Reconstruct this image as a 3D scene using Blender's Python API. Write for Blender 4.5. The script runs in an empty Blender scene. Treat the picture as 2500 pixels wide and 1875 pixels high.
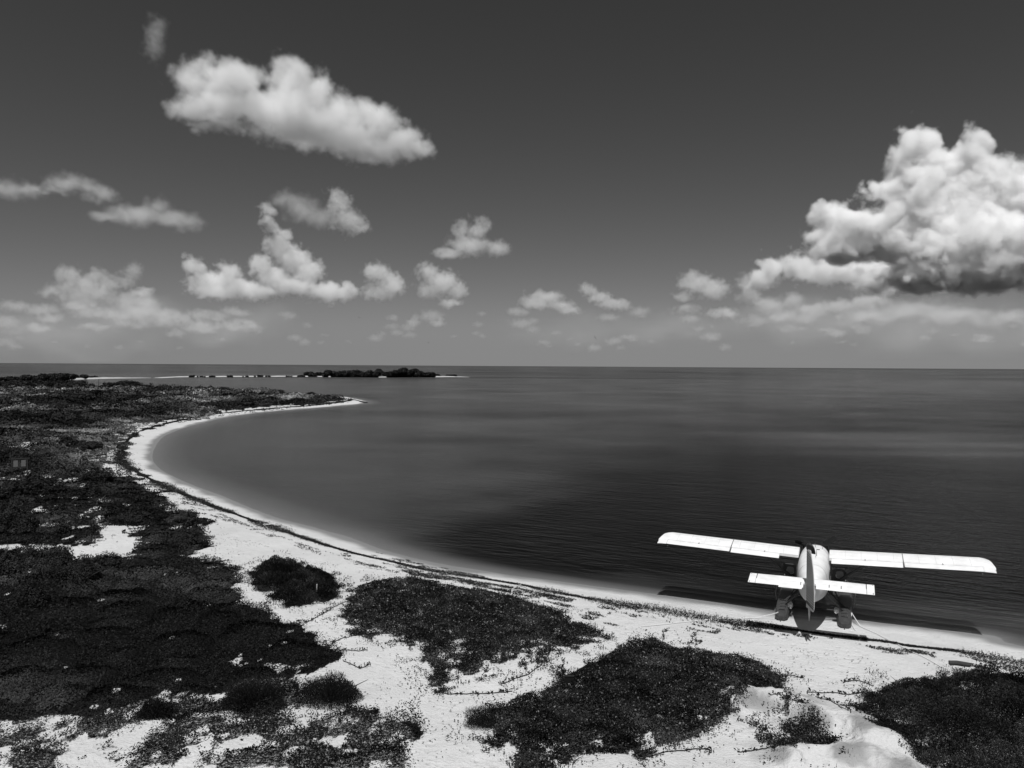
import bpy, bmesh, math, random, time
import numpy as np
from mathutils import Vector, Matrix
T0 = time.time()
S = bpy.context.scene
COL = S.collection
# ------------------------------------------------------------------ camera, sky, sun
F = 1878.0; H = 14.0
PITCH = math.atan(44 / F); ROLL = math.atan(15 / 2500)
cam = bpy.data.cameras.new('camera'); co = bpy.data.objects.new('camera', cam); COL.objects.link(co)
cam.sensor_width = 36; cam.lens = 36 * F / 2500; cam.clip_start = .1; cam.clip_end = 300000
co.matrix_world = Matrix.Translation((0, 0, H)) @ Matrix.Rotation(math.radians(90) - PITCH, 4, 'X') @ Matrix.Rotation(ROLL, 4, 'Z')
S.camera = co
SUN = Vector((.08, .42, -1)).normalized()          # the way the light travels
SUN_EL = math.asin(-SUN.z)
SUN_AZ = math.atan2(-SUN.x, -SUN.y)                # compass bearing of the sun, from +Y towards +X
w = bpy.data.worlds.new('World'); S.world = w; w.use_nodes = True
nt = w.node_tree; bg = nt.nodes['Background']
sky = nt.nodes.new('ShaderNodeTexSky'); sky.sky_type = 'NISHITA'; sky.sun_disc = False
sky.sun_elevation = SUN_EL; sky.sun_rotation = SUN_AZ; sky.dust_density = 1.0; sky.air_density = 1.0
# the last two degrees above the horizon keep the brightness of the air just above them
tc = nt.nodes.new('ShaderNodeTexCoord'); sx_ = nt.nodes.new('ShaderNodeSeparateXYZ'); cx_ = nt.nodes.new('ShaderNodeCombineXYZ'); mz = nt.nodes.new('ShaderNodeMath'); mz.operation = 'SMOOTH_MAX'; mz.inputs[1].default_value = .035; mz.inputs[2].default_value = .03
nt.links.new(tc.outputs['Generated'], sx_.inputs[0]); nt.links.new(sx_.outputs[0], cx_.inputs[0]); nt.links.new(sx_.outputs[1], cx_.inputs[1]); nt.links.new(sx_.outputs[2], mz.inputs[0]); nt.links.new(mz.outputs[0], cx_.inputs[2]); nt.links.new(cx_.outputs[0], sky.inputs[0])
# black and white film behind a red filter: the red channel, with the contrast of the film
sp = nt.nodes.new('ShaderNodeSeparateColor'); nt.links.new(sky.outputs[0], sp.inputs[0])
m1 = nt.nodes.new('ShaderNodeMath'); m1.operation = 'MULTIPLY'; m1.inputs[1].default_value = 1 / 4.8
m2 = nt.nodes.new('ShaderNodeMath'); m2.operation = 'POWER'; m2.inputs[1].default_value = 1.4
m3 = nt.nodes.new('ShaderNodeMath'); m3.operation = 'MULTIPLY'; m3.inputs[1].default_value = 4.8
nt.links.new(sp.outputs[0], m1.inputs[0]); nt.links.new(m1.outputs[0], m2.inputs[0]); nt.links.new(m2.outputs[0], m3.inputs[0]); nt.links.new(m3.outputs[0], bg.inputs[0])
bg.inputs[1].default_value = .05
sl = bpy.data.lights.new('sun', 'SUN'); sl.energy = 4.6; sl.angle = math.radians(.5)
so = bpy.data.objects.new('sun', sl); COL.objects.link(so); so.rotation_euler = SUN.to_track_quat('-Z', 'Y').to_euler()
S.view_settings.view_transform = 'Standard'; S.view_settings.look = 'None'
S.view_settings.exposure = 0; S.view_settings.gamma = 1
S.cycles.use_denoising = True
S.cycles.max_bounces = 12; S.cycles.volume_bounces = 12; S.cycles.diffuse_bounces = 3; S.cycles.glossy_bounces = 3
S.cycles.transparent_max_bounces = 8; S.cycles.volume_step_rate = 2.0; S.cycles.caustics_reflective = False; S.cycles.caustics_refractive = False

# ------------------------------------------------------------------ small maths
CM = np.array(co.matrix_world.to_3x3())
def rays(px):
    px = np.atleast_2d(np.asarray(px, float))
    d = np.stack([(px[:, 0] - 1250) / F, -(px[:, 1] - 937.5) / F, -np.ones(len(px))], 1) @ CM.T
    return d
def P(px, z=0.0):
    """points of the photograph put on the level z (metres above the water)"""
    d = rays(px); t = (z - H) / d[:, 2]
    return np.array([0, 0, H]) + d * np.asarray(t)[:, None]
def smooth(a, b, x):
    t = np.clip((x - a) / (b - a), 0, 1); return t * t * (3 - 2 * t)
def _hash(ix, iy, seed):
    n = (ix * 374761393 + iy * 668265263 + seed * 1442695041) & 0xffffffff
    n = ((n ^ (n >> 13)) * 1274126177) & 0xffffffff
    return ((n ^ (n >> 16)) & 0xffff) / 65535.0
def vnoise(x, y, seed=0):
    ix = np.floor(x).astype(np.int64); iy = np.floor(y).astype(np.int64)
    fx = x - ix; fy = y - iy; fx = fx * fx * (3 - 2 * fx); fy = fy * fy * (3 - 2 * fy)
    a = _hash(ix, iy, seed); b = _hash(ix + 1, iy, seed); c = _hash(ix, iy + 1, seed); d = _hash(ix + 1, iy + 1, seed)
    return (a + (b - a) * fx) * (1 - fy) + (c + (d - c) * fx) * fy
def fbm(x, y, scale, seed=0, oct=4):
    x = np.asarray(x, float) / scale; y = np.asarray(y, float) / scale
    s = 0; a = .5; tot = 0
    for k in range(oct):
        s = s + a * vnoise(x + 17.3 * k, y - 9.1 * k, seed + k); tot += a; a *= .5; x = x * 2.03; y = y * 2.03
    return s / tot
def inside(px, py, poly):
    r = np.zeros(len(px), bool); n = len(poly)
    for i in range(n):
        x1, y1 = poly[i]; x2, y2 = poly[(i + 1) % n]
        if y1 == y2: continue
        c = ((y1 > py) != (y2 > py)) & (px < (x2 - x1) * (py - y1) / (y2 - y1) + x1)
        r ^= c
    return r
def segdist(px, py, pts, closed=False):
    best = np.full(len(px), 1e9); n = len(pts)
    for i in range(n if closed else n - 1):
        x1, y1 = pts[i][:2]; x2, y2 = pts[(i + 1) % n][:2]
        dx, dy = x2 - x1, y2 - y1; L = dx * dx + dy * dy + 1e-12
        t = np.clip(((px - x1) * dx + (py - y1) * dy) / L, 0, 1)
        best = np.minimum(best, (px - x1 - t * dx) ** 2 + (py - y1 - t * dy) ** 2)
    return np.sqrt(best)
def curve(pts, sub=6):
    """Catmull-Rom through the points"""
    pts = np.asarray(pts, float); out = []
    for i in range(len(pts) - 1):
        p0 = pts[max(i - 1, 0)]; p1 = pts[i]; p2 = pts[i + 1]; p3 = pts[min(i + 2, len(pts) - 1)]
        for k in range(sub):
            t = k / sub
            out.append(.5 * (2 * p1 + (p2 - p0) * t + (2 * p0 - 5 * p1 + 4 * p2 - p3) * t * t + (3 * p1 - p0 - 3 * p2 + p3) * t ** 3))
    out.append(pts[-1]); return np.array(out)

# ------------------------------------------------------------------ materials
def nodes_of(name):
    m = bpy.data.materials.new(name); m.use_nodes = True
    return m, m.node_tree.nodes, m.node_tree.links, m.node_tree.nodes['Principled BSDF']
def grey(v): return (v, v, v, 1)
def mat(name, v, rough=.6, spec=.5, metal=0, noise=0, nscale=8):
    m, N, L, p = nodes_of(name)
    p.inputs['Base Color'].default_value = grey(v); p.inputs['Roughness'].default_value = rough
    p.inputs['Specular IOR Level'].default_value = spec; p.inputs['Metallic'].default_value = metal
    if noise:
        tc = N.new('ShaderNodeTexCoord'); t = N.new('ShaderNodeTexNoise'); t.inputs['Scale'].default_value = nscale; t.inputs['Detail'].default_value = 5
        r = N.new('ShaderNodeMapRange'); r.inputs[1].default_value = .3; r.inputs[2].default_value = .7
        r.inputs[3].default_value = v * (1 - noise); r.inputs[4].default_value = min(1, v * (1 + noise * .4))
        L.new(tc.outputs['Object'], t.inputs['Vector']); L.new(t.outputs[0], r.inputs[0]); L.new(r.outputs[0], p.inputs['Base Color'])
    return m
def leafmat(name, v, rough=.45, spec=.35):
    m, N, L, p = nodes_of(name)
    a = N.new('ShaderNodeAttribute'); a.attribute_name = 'tone'
    r = N.new('ShaderNodeMath'); r.operation = 'MULTIPLY'; r.inputs[1].default_value = v
    L.new(a.outputs['Fac'], r.inputs[0]); L.new(r.outputs[0], p.inputs['Base Color'])
    p.inputs['Roughness'].default_value = rough; p.inputs['Specular IOR Level'].default_value = spec
    return m
M = {
 'white': mat('white_paint', .76, .35, .5, noise=.14, nscale=2.2),
 'seam': mat('panel_seam', .56, .5),
 'rudder': mat('rudder_paint', .40, .5, .4, noise=.1, nscale=3),
 'black': mat('black_paint_and_shade', .012, .4, .4),
 'dark': mat('dark_metal', .03, .5, .4),
 'float': mat('float_grey', .05, .45, .5, noise=.4, nscale=4),
 'silver': mat('bare_metal', .6, .3, .5, metal=1),
 'glass': mat('dark_glass', .02, .08, .6),
 'line': mat('seam_grey', .12, .6),
 'rope': mat('pale_rope', .6, .9),
 'wood': mat('dark_wood', .03, .8, noise=.5, nscale=6),
 'panel': mat('sign_panel', .16, .5, noise=.15, nscale=3),
 'palewood': mat('bleached_wood', .42, .8, noise=.4, nscale=5),
 'bark': mat('bark', .02, .9),
 'bird': mat('dark_feathers', .02, .8),
 'weed': leafmat('dried_seaweed', .016, .85, .15),
 'leaf': leafmat('vine_leaves', .014, .42, .22),
 'shrub': leafmat('shrub_leaves', .015, .6, .12),
 'grass': leafmat('dry_grass', .05, .6, .3),
 'tree': leafmat('mangrove_leaves', .007, .55, .2),
}

# ------------------------------------------------------------------ object helpers
def tag(o, label=None, cat=None, group=None, kind=None):
    if label: o['label'] = label
    if cat: o['category'] = cat
    if group: o['group'] = group
    if kind: o['kind'] = kind
    return o
def link(name, me, parent=None, m=None, smooth_=False):
    o = bpy.data.objects.new(name, me); COL.objects.link(o)
    if parent: o.parent = parent
    if m: me.materials.append(m)
    if smooth_: me.polygons.foreach_set('use_smooth', np.ones(len(me.polygons), bool))
    return o
def empty(name, loc=(0, 0, 0), **k):
    o = bpy.data.objects.new(name, None); COL.objects.link(o); o.location = loc; o.empty_display_size = .2
    return tag(o, **k)
def mesh_np(name, V, Fc, attrs=None, flat=None):
    """V (n,3), Fc (m,4) or (m,3) integer array"""
    me = bpy.data.meshes.new(name); V = np.ascontiguousarray(V, np.float32); Fc = np.ascontiguousarray(Fc, np.int32)
    k = Fc.shape[1]
    me.vertices.add(len(V)); me.vertices.foreach_set('co', V.ravel())
    me.loops.add(Fc.size); me.loops.foreach_set('vertex_index', Fc.ravel())
    me.polygons.add(len(Fc)); me.polygons.foreach_set('loop_start', np.arange(0, Fc.size, k, dtype=np.int32))
    try: me.polygons.foreach_set('loop_total', np.full(len(Fc), k, np.int32))
    except Exception: pass
    for n, v in (attrs or {}).items():
        a = me.attributes.new(n, 'FLOAT', 'POINT'); a.data.foreach_set('value', np.ascontiguousarray(v, np.float32))
    me.update(calc_edges=True)
    return me
class MB:
    """collects shapes, links them as one mesh object"""
    def __init__(s): s.v = []; s.f = []
    def add(s, v, f):
        b = len(s.v); s.v += [tuple(p) for p in v]; s.f += [tuple(i + b for i in q) for q in f]; return s
    def box(s, c, d, rot=None):
        x, y, z = d[0] / 2, d[1] / 2, d[2] / 2
        v = [Vector(p) for p in ((-x,-y,-z),(x,-y,-z),(x,y,-z),(-x,y,-z),(-x,-y,z),(x,-y,z),(x,y,z),(-x,y,z))]
        if rot: v = [rot @ p for p in v]
        c = Vector(c)
        return s.add([p + c for p in v], [(0,3,2,1),(4,5,6,7),(0,1,5,4),(1,2,6,5),(2,3,7,6),(3,0,4,7)])
    def tube(s, pts, r, n=8, cap=True):
        pts = [Vector(p) for p in pts]; rr = r if hasattr(r, '__len__') else [r] * len(pts); rings = []
        for i, p in enumerate(pts):
            t = (pts[min(i + 1, len(pts) - 1)] - pts[max(i - 1, 0)]).normalized()
            a = t.cross(Vector((0, 0, 1)) if abs(t.z) < .9 else Vector((1, 0, 0))).normalized(); b = t.cross(a)
            rings.append([p + (a * math.cos(2 * math.pi * k / n) + b * math.sin(2 * math.pi * k / n)) * rr[i] for k in range(n)])
        return s.loft(rings, cap)
    def loft(s, rings, cap=True):
        n = len(rings[0]); v = [p for r in rings for p in r]; f = []
        for i in range(len(rings) - 1):
            for k in range(n): f.append((i * n + k, i * n + (k + 1) % n, (i + 1) * n + (k + 1) % n, (i + 1) * n + k))
        if cap: f.append(tuple(range(n))[::-1]); f.append(tuple((len(rings) - 1) * n + k for k in range(n)))
        return s.add(v, f)
    def prism(s, outline, t0, t1, axis='x'):
        """outline of (a,b) extruded along axis between t0 and t1"""
        def q(a, b, t): return {'x': (t, a, b), 'y': (a, t, b), 'z': (a, b, t)}[axis]
        return s.loft([[q(a, b, t0) for a, b in outline], [q(a, b, t1) for a, b in outline]])
    def build(s, name, m, parent=None, smooth_=False, xf=None):
        me = bpy.data.meshes.new(name); v = s.v if xf is None else [xf(Vector(p)) for p in s.v]
        me.from_pydata(v, [], s.f); bm = bmesh.new(); bm.from_mesh(me); bmesh.ops.recalc_face_normals(bm, faces=bm.faces); bm.to_mesh(me); bm.free()
        o = link(name, me, parent, m)
        if smooth_:
            me.polygons.foreach_set('use_smooth', np.ones(len(me.polygons), bool))
            try: me.set_sharp_from_angle(angle=math.radians(40))
            except Exception: pass
        return o

# ------------------------------------------------------------------ shoreline (photo pixels of 2500 x 1875, put on the water level)
SHORE_PX = [(2500,1578),(2427,1552),(2250,1532),(2149,1520),(2093,1513),(1990,1506),(1920,1498),(1850,1487),(1750,1471),(1612,1452),(1500,1437),(1400,1424),(1323,1414),(1251,1405),(1179,1393),(1088,1379),(998,1360),(925,1339),(853,1312),(800,1298),(760,1286),(687,1268),(615,1242),(542,1211),(481,1189),(430,1167),(391,1146),(372,1122),(374,1102),(383,1083),(395,1069),(412,1059),(452,1044),(508,1029),(565,1017),(650,1006),(734,999),(819,992),(870,987),(893,982.5)]
NORTH_PX = [(886,977),(859,972),(838,968.5)]
shore = P(SHORE_PX)[:, :2]
north = np.vstack([P(NORTH_PX)[:, :2], [(-92, 344), (-125, 380), (-158, 396), (-182, 424), (-215, 448), (-262, 472), (-320, 502), (-430, 545), (-620, 600)]])
first = [(70, 8), (52, 21), (40, 29.5), (33.0, 35.0)]
first = [p for p in first if p[0] > shore[0][0] + 1.5]
coast = curve(np.vstack([first, shore, north]), 4)
LAND = np.vstack([coast, [(-900, 400), (-900, -300), (300, -300), (300, -40)]])
LIST = [tuple(p) for p in LAND]
def shore_d(x, y):
    x = np.asarray(x, float); y = np.asarray(y, float)
    d = segdist(x, y, LIST[:len(coast)]); s = inside(x, y, LIST)
    return np.where(s, d, -d)
# dune bank in the right foreground: (crest polyline px, height, near width, far width)
BANKS = [([(1790,1690),(1890,1690),(1950,1714),(2000,1738),(2060,1756),(2115,1795),(2170,1815)], .55, .7, 1.6),
         ([(1930,1828),(2000,1822),(2060,1818),(2110,1806),(2180,1846),(2260,1880)], .38, 1.3, .7)]
BANKW = [(P(c, 1.3)[:, :2], h, a, b) for c, h, a, b in BANKS]
def ground(x, y, d=None):
    x = np.asarray(x, float); y = np.asarray(y, float)
    if d is None: d = shore_d(x, y)
    z = np.where(d > 0, np.minimum(.085 * d, .42 + .04 * np.maximum(d - 5, 0)), 0)
    z = np.minimum(z, .85)
    n = fbm(x, y, 9, 3, 4) - .5
    z = z + smooth(5, 22, d) * (n * .7 + .12) + smooth(60, 180, d) * .5
    u = -d * (1 + 1.3 * smooth(-8, 10, x))
    z = np.where(d < 0, -np.where(u < 4, .05 * u, .20 + 2.4 * (1 - np.exp(-(u - 4) / 26))), z)
    z = z + smooth(-1, 3, d) * (fbm(x, y, .9, 8, 3) - .5) * .05 * (np.hypot(x, y) < 90)
    near = np.hypot(x, y) < 60
    if near.any():
        xn = x[near]; yn = y[near]; add = np.zeros(len(xn))
        for c, h, a, b in BANKW:
            for i in range(len(c) - 1):
                p, q = c[i], c[i + 1]; t = q - p; L = np.hypot(*t); t = t / L; nn = np.array([-t[1], t[0]])
                if nn[1] < 0: nn = -nn
                s = (xn - p[0]) * t[0] + (yn - p[1]) * t[1]; e = (xn - p[0]) * nn[0] + (yn - p[1]) * nn[1]
                e = e + (fbm(xn, yn, 1.0, 21, 5) - .5) * 1.5
                out = np.maximum(np.maximum(-s, s - L), 0)
                add = np.maximum(add, h * np.exp(-(out / .5) ** 2) * np.where(e < 0, np.exp(-(e / a) ** 2 * 2.2), np.exp(-(e / b) ** 2 * 1.5)))
        z = z.copy(); z[near] += add + np.clip(add * 1.6, 0, 1) * ((fbm(xn, yn, .7, 51, 4) - .5) * .30)
    return z
def G(px, z=.85):
    """photo pixels put on the ground"""
    for _ in range(4):
        p = P(px, z); z = ground(p[:, 0], p[:, 1])
    p[:, 2] = z; return p
def GP(px, z=.9): return P(px, z)[:, :2]

# ------------------------------------------------------------------ ground and water sheets
def polar(r, a):
    R_, A = np.meshgrid(r, a, indexing='ij'); X = R_ * np.sin(A); Y = R_ * np.cos(A)
    n, m = len(r), len(a); i = np.arange(n - 1)[:, None] * m + np.arange(m - 1)[None]
    return X.ravel(), Y.ravel(), np.stack([i, i + 1, i + m + 1, i + m], -1).reshape(-1, 4)
radii = [3.0]
while radii[-1] < 120000:
    r_ = radii[-1]; radii.append(r_ * (1.02 if r_ < 18 else 1.0062 if r_ < 62 else 1.013 if r_ < 420 else 1.05))
radii = np.array(radii); ang = np.radians(np.concatenate([np.arange(-100, -50, 2), np.arange(-50, -38, .5), np.arange(-38, 38.01, .22), np.arange(40, 101, 2)]))
X, Y, FC = polar(radii, ang); D = shore_d(X, Y); Z = ground(X, Y, D)
print('grid', len(X), time.time() - T0)

# vegetation outlines -----------------------------------------------------------------------------------------------
EDGE_PX = [(842,973),(791,984),(706,988),(650,992),(593,996),(537,1002),(486,1016),(440,1021),(395,1025),(372,1029),(350,1036),(311,1048),(299,1061),(296,1075),(292,1091),(275,1099),(254,1090),(246,1094),(262,1104),(273,1109),(270,1127),(258,1136),(236,1139),(215,1143),(196,1150),(240,1146),(270,1144),(305,1152),(325,1157),(358,1173),(397,1194),(425,1208),(434,1226),(410,1224),(390,1222),(425,1236),(445,1248),(481,1247),(514,1263),(506,1276),(459,1281),(485,1292),(517,1310),(519,1325),(495,1343),(441,1358),(470,1359),(535,1365),(571,1383),(582,1404),(593,1441),(600,1462),(593,1477),(615,1480),(647,1491),(669,1517),(723,1531),(745,1545),(734,1552),(791,1569),(813,1609),(830,1632),(791,1643),(734,1626),(717,1649),(678,1665),(593,1671),(508,1716),(440,1700),(395,1712),(350,1730),(305,1745),(215,1773),(150,1765),(113,1762),(28,1775),(-60,1775),(-400,1790)]
edge_w = GP(EDGE_PX)
MAIN = [tuple(p) for p in np.vstack([edge_w, [(-300, 25), (-800, 350), (-620, 575), (-430, 522), (-320, 482), (-262, 452), (-215, 430), (-182, 408), (-158, 384), (-125, 366), (-94, 332), (-74, 306)]])]
SANDS_PX = [  # bare sand inside the scrub
 [(268,1247),(250,1265),(243,1290),(250,1312),(235,1332),(160,1341),(60,1338),(-60,1332),(-60,1340),(0,1344),(100,1352),(165,1354),(200,1368),(280,1370),(340,1362),(330,1340),(320,1308),(330,1290),(378,1274),(300,1278),(268,1268)],
 [(270,1198),(258,1206),(240,1222),(252,1221),(268,1210),(280,1200)], [(198,1168),(193,1176),(205,1190),(222,1185),(208,1172)], [(158,1164),(190,1162),(170,1174),(160,1172)],
 [(40,1085),(70,1080),(100,1084),(122,1085),(95,1092),(65,1101),(45,1094)], [(10,1115),(28,1122),(40,1138),(20,1134)], [(128,1119),(150,1112),(156,1114),(140,1121)],
 [(100,1238),(128,1242),(110,1250),(80,1252)], [(60,1165),(110,1158),(130,1162),(100,1168)], [(40,1155),(66,1150),(86,1152),(70,1160)], [(286,1232),(318,1218),(312,1226),(292,1236)],[(30,1395),(90,1388),(86,1395),(40,1402)],
 [(205,1240),(240,1232),(232,1245),(200,1248)],[(300,1009),(330,1007),(330,1010),(303,1012)],[(64,1010),(82,1008),(80,1011),(66,1012)],[(306,956),(312,955.6),(312,957),(306,957)],[(320,956),(332,955.4),(332,957.2),(320,957)],
 [(395,1252),(440,1262),(470,1282),(430,1276),(400,1264)]]
SANDS = [[tuple(p) for p in GP(s)] for s in SANDS_PX]
PART_PX = [  # thin, broken cover: outline, share of ground covered
 ([(-300,1775),(28,1770),(113,1755),(215,1765),(305,1740),(395,1705),(508,1712),(593,1668),(700,1660),(760,1735),(900,1735),(1000,1770),(1020,1810),(985,1890),(-300,1890)], .66),
 ([(-80,1150),(120,1150),(250,1215),(240,1330),(-80,1335)], .84), ([(660,1625),(800,1640),(760,1660),(700,1665)], .5)]
PART = [([tuple(p) for p in GP(s)], c) for s, c in PART_PX]
PATCH = {  # single beds of plants lying apart on the sand
 'oval': [(613,1405),(622,1378),(660,1362),(700,1364),(750,1372),(800,1388),(828,1412),(832,1430),(815,1445),(805,1462),(770,1470),(735,1482),(700,1478),(668,1462),(640,1440),(622,1425)],
 'middle': [(857,1428),(905,1406),(960,1402),(1010,1398),(1060,1404),(1120,1418),(1190,1428),(1260,1444),(1330,1468),(1390,1486),(1405,1500),(1398,1512),(1440,1520),(1486,1535),(1478,1550),(1430,1575),(1380,1590),(1330,1618),(1300,1632),(1210,1650),(1130,1668),(1080,1690),(1040,1672),(1050,1650),(1010,1630),(1000,1600),(950,1580),(890,1570),(860,1552),(835,1530),(850,1500),(840,1470),(855,1450)],
 'lower': [(1520,1560),(1600,1555),(1640,1570),(1700,1586),(1780,1600),(1850,1606),(1880,1625),(1905,1650),(1900,1680),(1830,1684),(1815,1700),(1820,1735),(1770,1755),(1700,1785),(1640,1810),(1560,1840),(1480,1830),(1400,1850),(1360,1890),(1300,1900),(1240,1890),(1250,1850),(1180,1830),(1200,1780),(1190,1745),(1240,1720),(1330,1690),(1380,1655),(1440,1625),(1480,1605),(1500,1580)],
 'right': [(2090,1740),(2110,1705),(2140,1672),(2180,1650),(2250,1646),(2290,1650),(2340,1632),(2420,1632),(2520,1640),(2700,1670),(2700,1900),(2440,1900),(2300,1900),(2240,1850),(2190,1825),(2160,1815),(2120,1795),(2160,1790),(2130,1765)],
 'bank': [(1895,1770),(1935,1752),(1945,1735),(1965,1760),(2000,1772),(2040,1790),(2060,1808),(2020,1822),(1960,1826),(1900,1824),(1860,1820),(1880,1795)],
}
PATCHW = {k: [tuple(p) for p in GP(v)] for k, v in PATCH.items()}
def cover(x, y, fray=0.0):
    """1 where the scrub on the left grows, after breaking up its outline"""
    r = np.hypot(x, y); k = np.clip(r / 45, .5, 6); rn = np.random.default_rng(3)
    jx = (fbm(x, y, 1.6, 31) - .5) * 2.4 * k; jy = (fbm(x, y, 1.6, 57) - .5) * 2.4 * k
    if fray: jx = jx + rn.normal(size=len(x)) * fray; jy = jy + rn.normal(size=len(x)) * fray * 1.5
    m = inside(x + jx, y + jy, MAIN)
    for s in SANDS: m &= ~inside(x + jx * .6 + (fbm(x, y, .6, 33, 3) - .5) * 1.6, y + jy * .8 + (fbm(x, y, .6, 34, 3) - .5) * 2.2, s)
    cl = fbm(x, y, 1.5, 77, 4) * .55 + fbm(x, y, .5, 78, 3) * .45
    if fray: cl = cl + rn.normal(size=len(x)) * .035
    fine = fbm(x, y, 1.3, 87, 5) * .7 + fbm(x, y, .4, 88, 2) * .3 + (rn.normal(size=len(x)) * .03 if fray else 0)
    for poly, c in PART:
        i = inside(x + jx, y + jy, poly); on = (fine if poly is PART[0][0] else cl) > (.5 + (.5 - c) * .42)
        m = np.where(i, (m | (poly is not PART[1][0])) & on, m)
    m &= (cl + smooth(60, 140, r) * .2) > .27
    return m
THIN = {'oval': 0, 'middle': .455, 'lower': .385, 'right': .36, 'bank': .43}
def patch_mask(x, y, key, fray=0.0):
    poly = PATCHW[key]; rn = np.random.default_rng(4); amp = 1.5
    jx = (fbm(x, y, .9, 31, 4) - .5) * amp; jy = (fbm(x, y, .9, 57, 4) - .5) * amp * 1.6
    if fray: jx = jx + rn.normal(size=len(x)) * fray; jy = jy + rn.normal(size=len(x)) * fray * 1.5
    g = inside(x + jx, y + jy, poly)
    if THIN[key] and g.any():
        xg, yg = x[g], y[g]; dd = segdist(xg, yg, poly, True); c = np.array(poly).mean(0)
        v = fbm(xg, yg, .6, 71, 4) * .75 + fbm(xg, yg, 3, 72, 2) * .25 + np.clip(dd / 1.8, 0, 1) * .13 + (.008 * (yg - c[1]) if key == 'middle' else 0)
        if fray: v = v + rn.normal(size=len(xg)) * .03
        g[g] = v > THIN[key]
    return g

# litter under the plants, bed of the bay ---------------------------------------------------------------------------
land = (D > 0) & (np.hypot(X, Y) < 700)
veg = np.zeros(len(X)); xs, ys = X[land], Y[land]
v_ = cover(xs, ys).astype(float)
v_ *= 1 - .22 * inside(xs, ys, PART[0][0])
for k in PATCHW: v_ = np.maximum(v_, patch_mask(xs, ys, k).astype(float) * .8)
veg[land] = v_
GRASS_PX = [(975,1322),(985,1295),(1105,1232),(1250,1135),(1450,1072),(1700,1032),(2000,995),(2300,968),(2700,950),(4200,990),(4200,1700),(2520,1540),(2300,1505),(2150,1490),(1990,1500),(1850,1482),(1640,1450),(1480,1430),(1300,1408),(1170,1388),(1080,1366)]
gpoly = [tuple(p) for p in GP(GRASS_PX, 0)]
wat = D < 3
gs = np.zeros(len(X)); xw, yw = X[wat], Y[wat]
dd = segdist(xw, yw, gpoly, True); ins = inside(xw, yw, gpoly); sd = np.where(ins, dd, -dd)
rw = np.hypot(xw, yw)
wd_ = .07 + .2 * smooth(50, 105, rw); gs[wat] = smooth(-wd_ * .9, wd_, (sd + (fbm(xw, yw, 14, 5) - .5) * .24 * rw) / np.maximum(rw, 30)) * smooth(.6, 3.2, -D[wat])
for c_, ax, am in (((2330,1085), (45, 9), .85), ((2440,1108), (34, 5), .7), ((2080,1070),(26,6),.65), ((2250,1062),(60,7),.7), ((2000,950), (120, 30), .7), ((1000,975),(60,26),.5)):
    q = P([c_])[0]; e = ((xw - q[0]) / ax[0]) ** 2 + ((yw - q[1]) / ax[1]) ** 2
    gs[wat] *= 1 - am * np.exp(-e * (0.7 + .8 * fbm(xw, yw, 12, 9)))
for c_, ax, am in (((1180,1075), (26, 9), .55), ((1050,1150), (10, 3), .3), ((1330,1010),(60,22),.5), ((880,1100),(16,6),.3), ((1900,925),(500,60),.5)):
    q = P([c_])[0]; e = ((xw - q[0]) / ax[0]) ** 2 + ((yw - q[1]) / ax[1]) ** 2
    gs[wat] = np.maximum(gs[wat], am * np.exp(-e * (.5 + fbm(xw, yw, 10, 19))))
bank_dark = np.zeros(len(X)); nb = land & (np.hypot(X, Y) < 45)  # patchy darker sand along the bank crests
for c_, h_, a_, b_ in BANKW: bank_dark[nb] = np.maximum(bank_dark[nb], np.exp(-(segdist(X[nb], Y[nb], c_) / 1.3) ** 2))
bank_dark[nb] *= smooth(.42, .66, fbm(X[nb], Y[nb], .7, 44, 4))
me = mesh_np('sand_ground', np.stack([X, Y, Z], 1), FC, {'veg': veg, 'shore': np.clip(D, -50, 50), 'bed': gs, 'bank_dark': bank_dark})
sand = link('sand_ground', me, smooth_=True); tag(sand, 'white sand of the beach and dunes running down under the bay', 'ground', kind='structure')
m, N, L, p = nodes_of('sand')
def attr(N, n): a = N.new('ShaderNodeAttribute'); a.attribute_name = n; return a.outputs['Fac']
def mth(N, L, op, a, b=None, c=None, clamp=False):
    q = N.new('ShaderNodeMath'); q.operation = op; q.use_clamp = clamp
    for i, v in enumerate((a, b, c)):
        if v is None: continue
        if isinstance(v, (int, float)): q.inputs[i].default_value = v
        else: L.new(v, q.inputs[i])
    return q.outputs[0]
def noi(N, L, vec, scale, det=4, rough=.55):
    t = N.new('ShaderNodeTexNoise'); t.inputs['Scale'].default_value = scale; t.inputs['Detail'].default_value = det; t.inputs['Roughness'].default_value = rough
    L.new(vec, t.inputs['Vector']); return t.outputs[0]
def rng(N, L, x, a, b, c, d, sm=True):
    r = N.new('ShaderNodeMapRange'); r.interpolation_type = 'SMOOTHSTEP' if sm else 'LINEAR'
    L.new(x, r.inputs[0])
    for i, v in zip((1, 2, 3, 4), (a, b, c, d)):
        if isinstance(v, (int, float)): r.inputs[i].default_value = v
        else: L.new(v, r.inputs[i])
    return r.outputs[0]
def mixf(N, L, f, a, b):
    q = N.new('ShaderNodeMix'); q.data_type = 'FLOAT'
    for s, v in ((0, f), (2, a), (3, b)):
        if isinstance(v, (int, float)): q.inputs[s].default_value = v
        else: L.new(v, q.inputs[s])
    return q.outputs[0]
geo = N.new('ShaderNodeNewGeometry').outputs['Position']
vd = N.new('ShaderNodeTexVoronoi'); vd.inputs['Scale'].default_value = 2.1; L.new(geo, vd.inputs['Vector'])
n1 = noi(N, L, geo, 1.3, 5); n2 = noi(N, L, geo, 9, 4); n3 = noi(N, L, geo, .15, 3)
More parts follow.
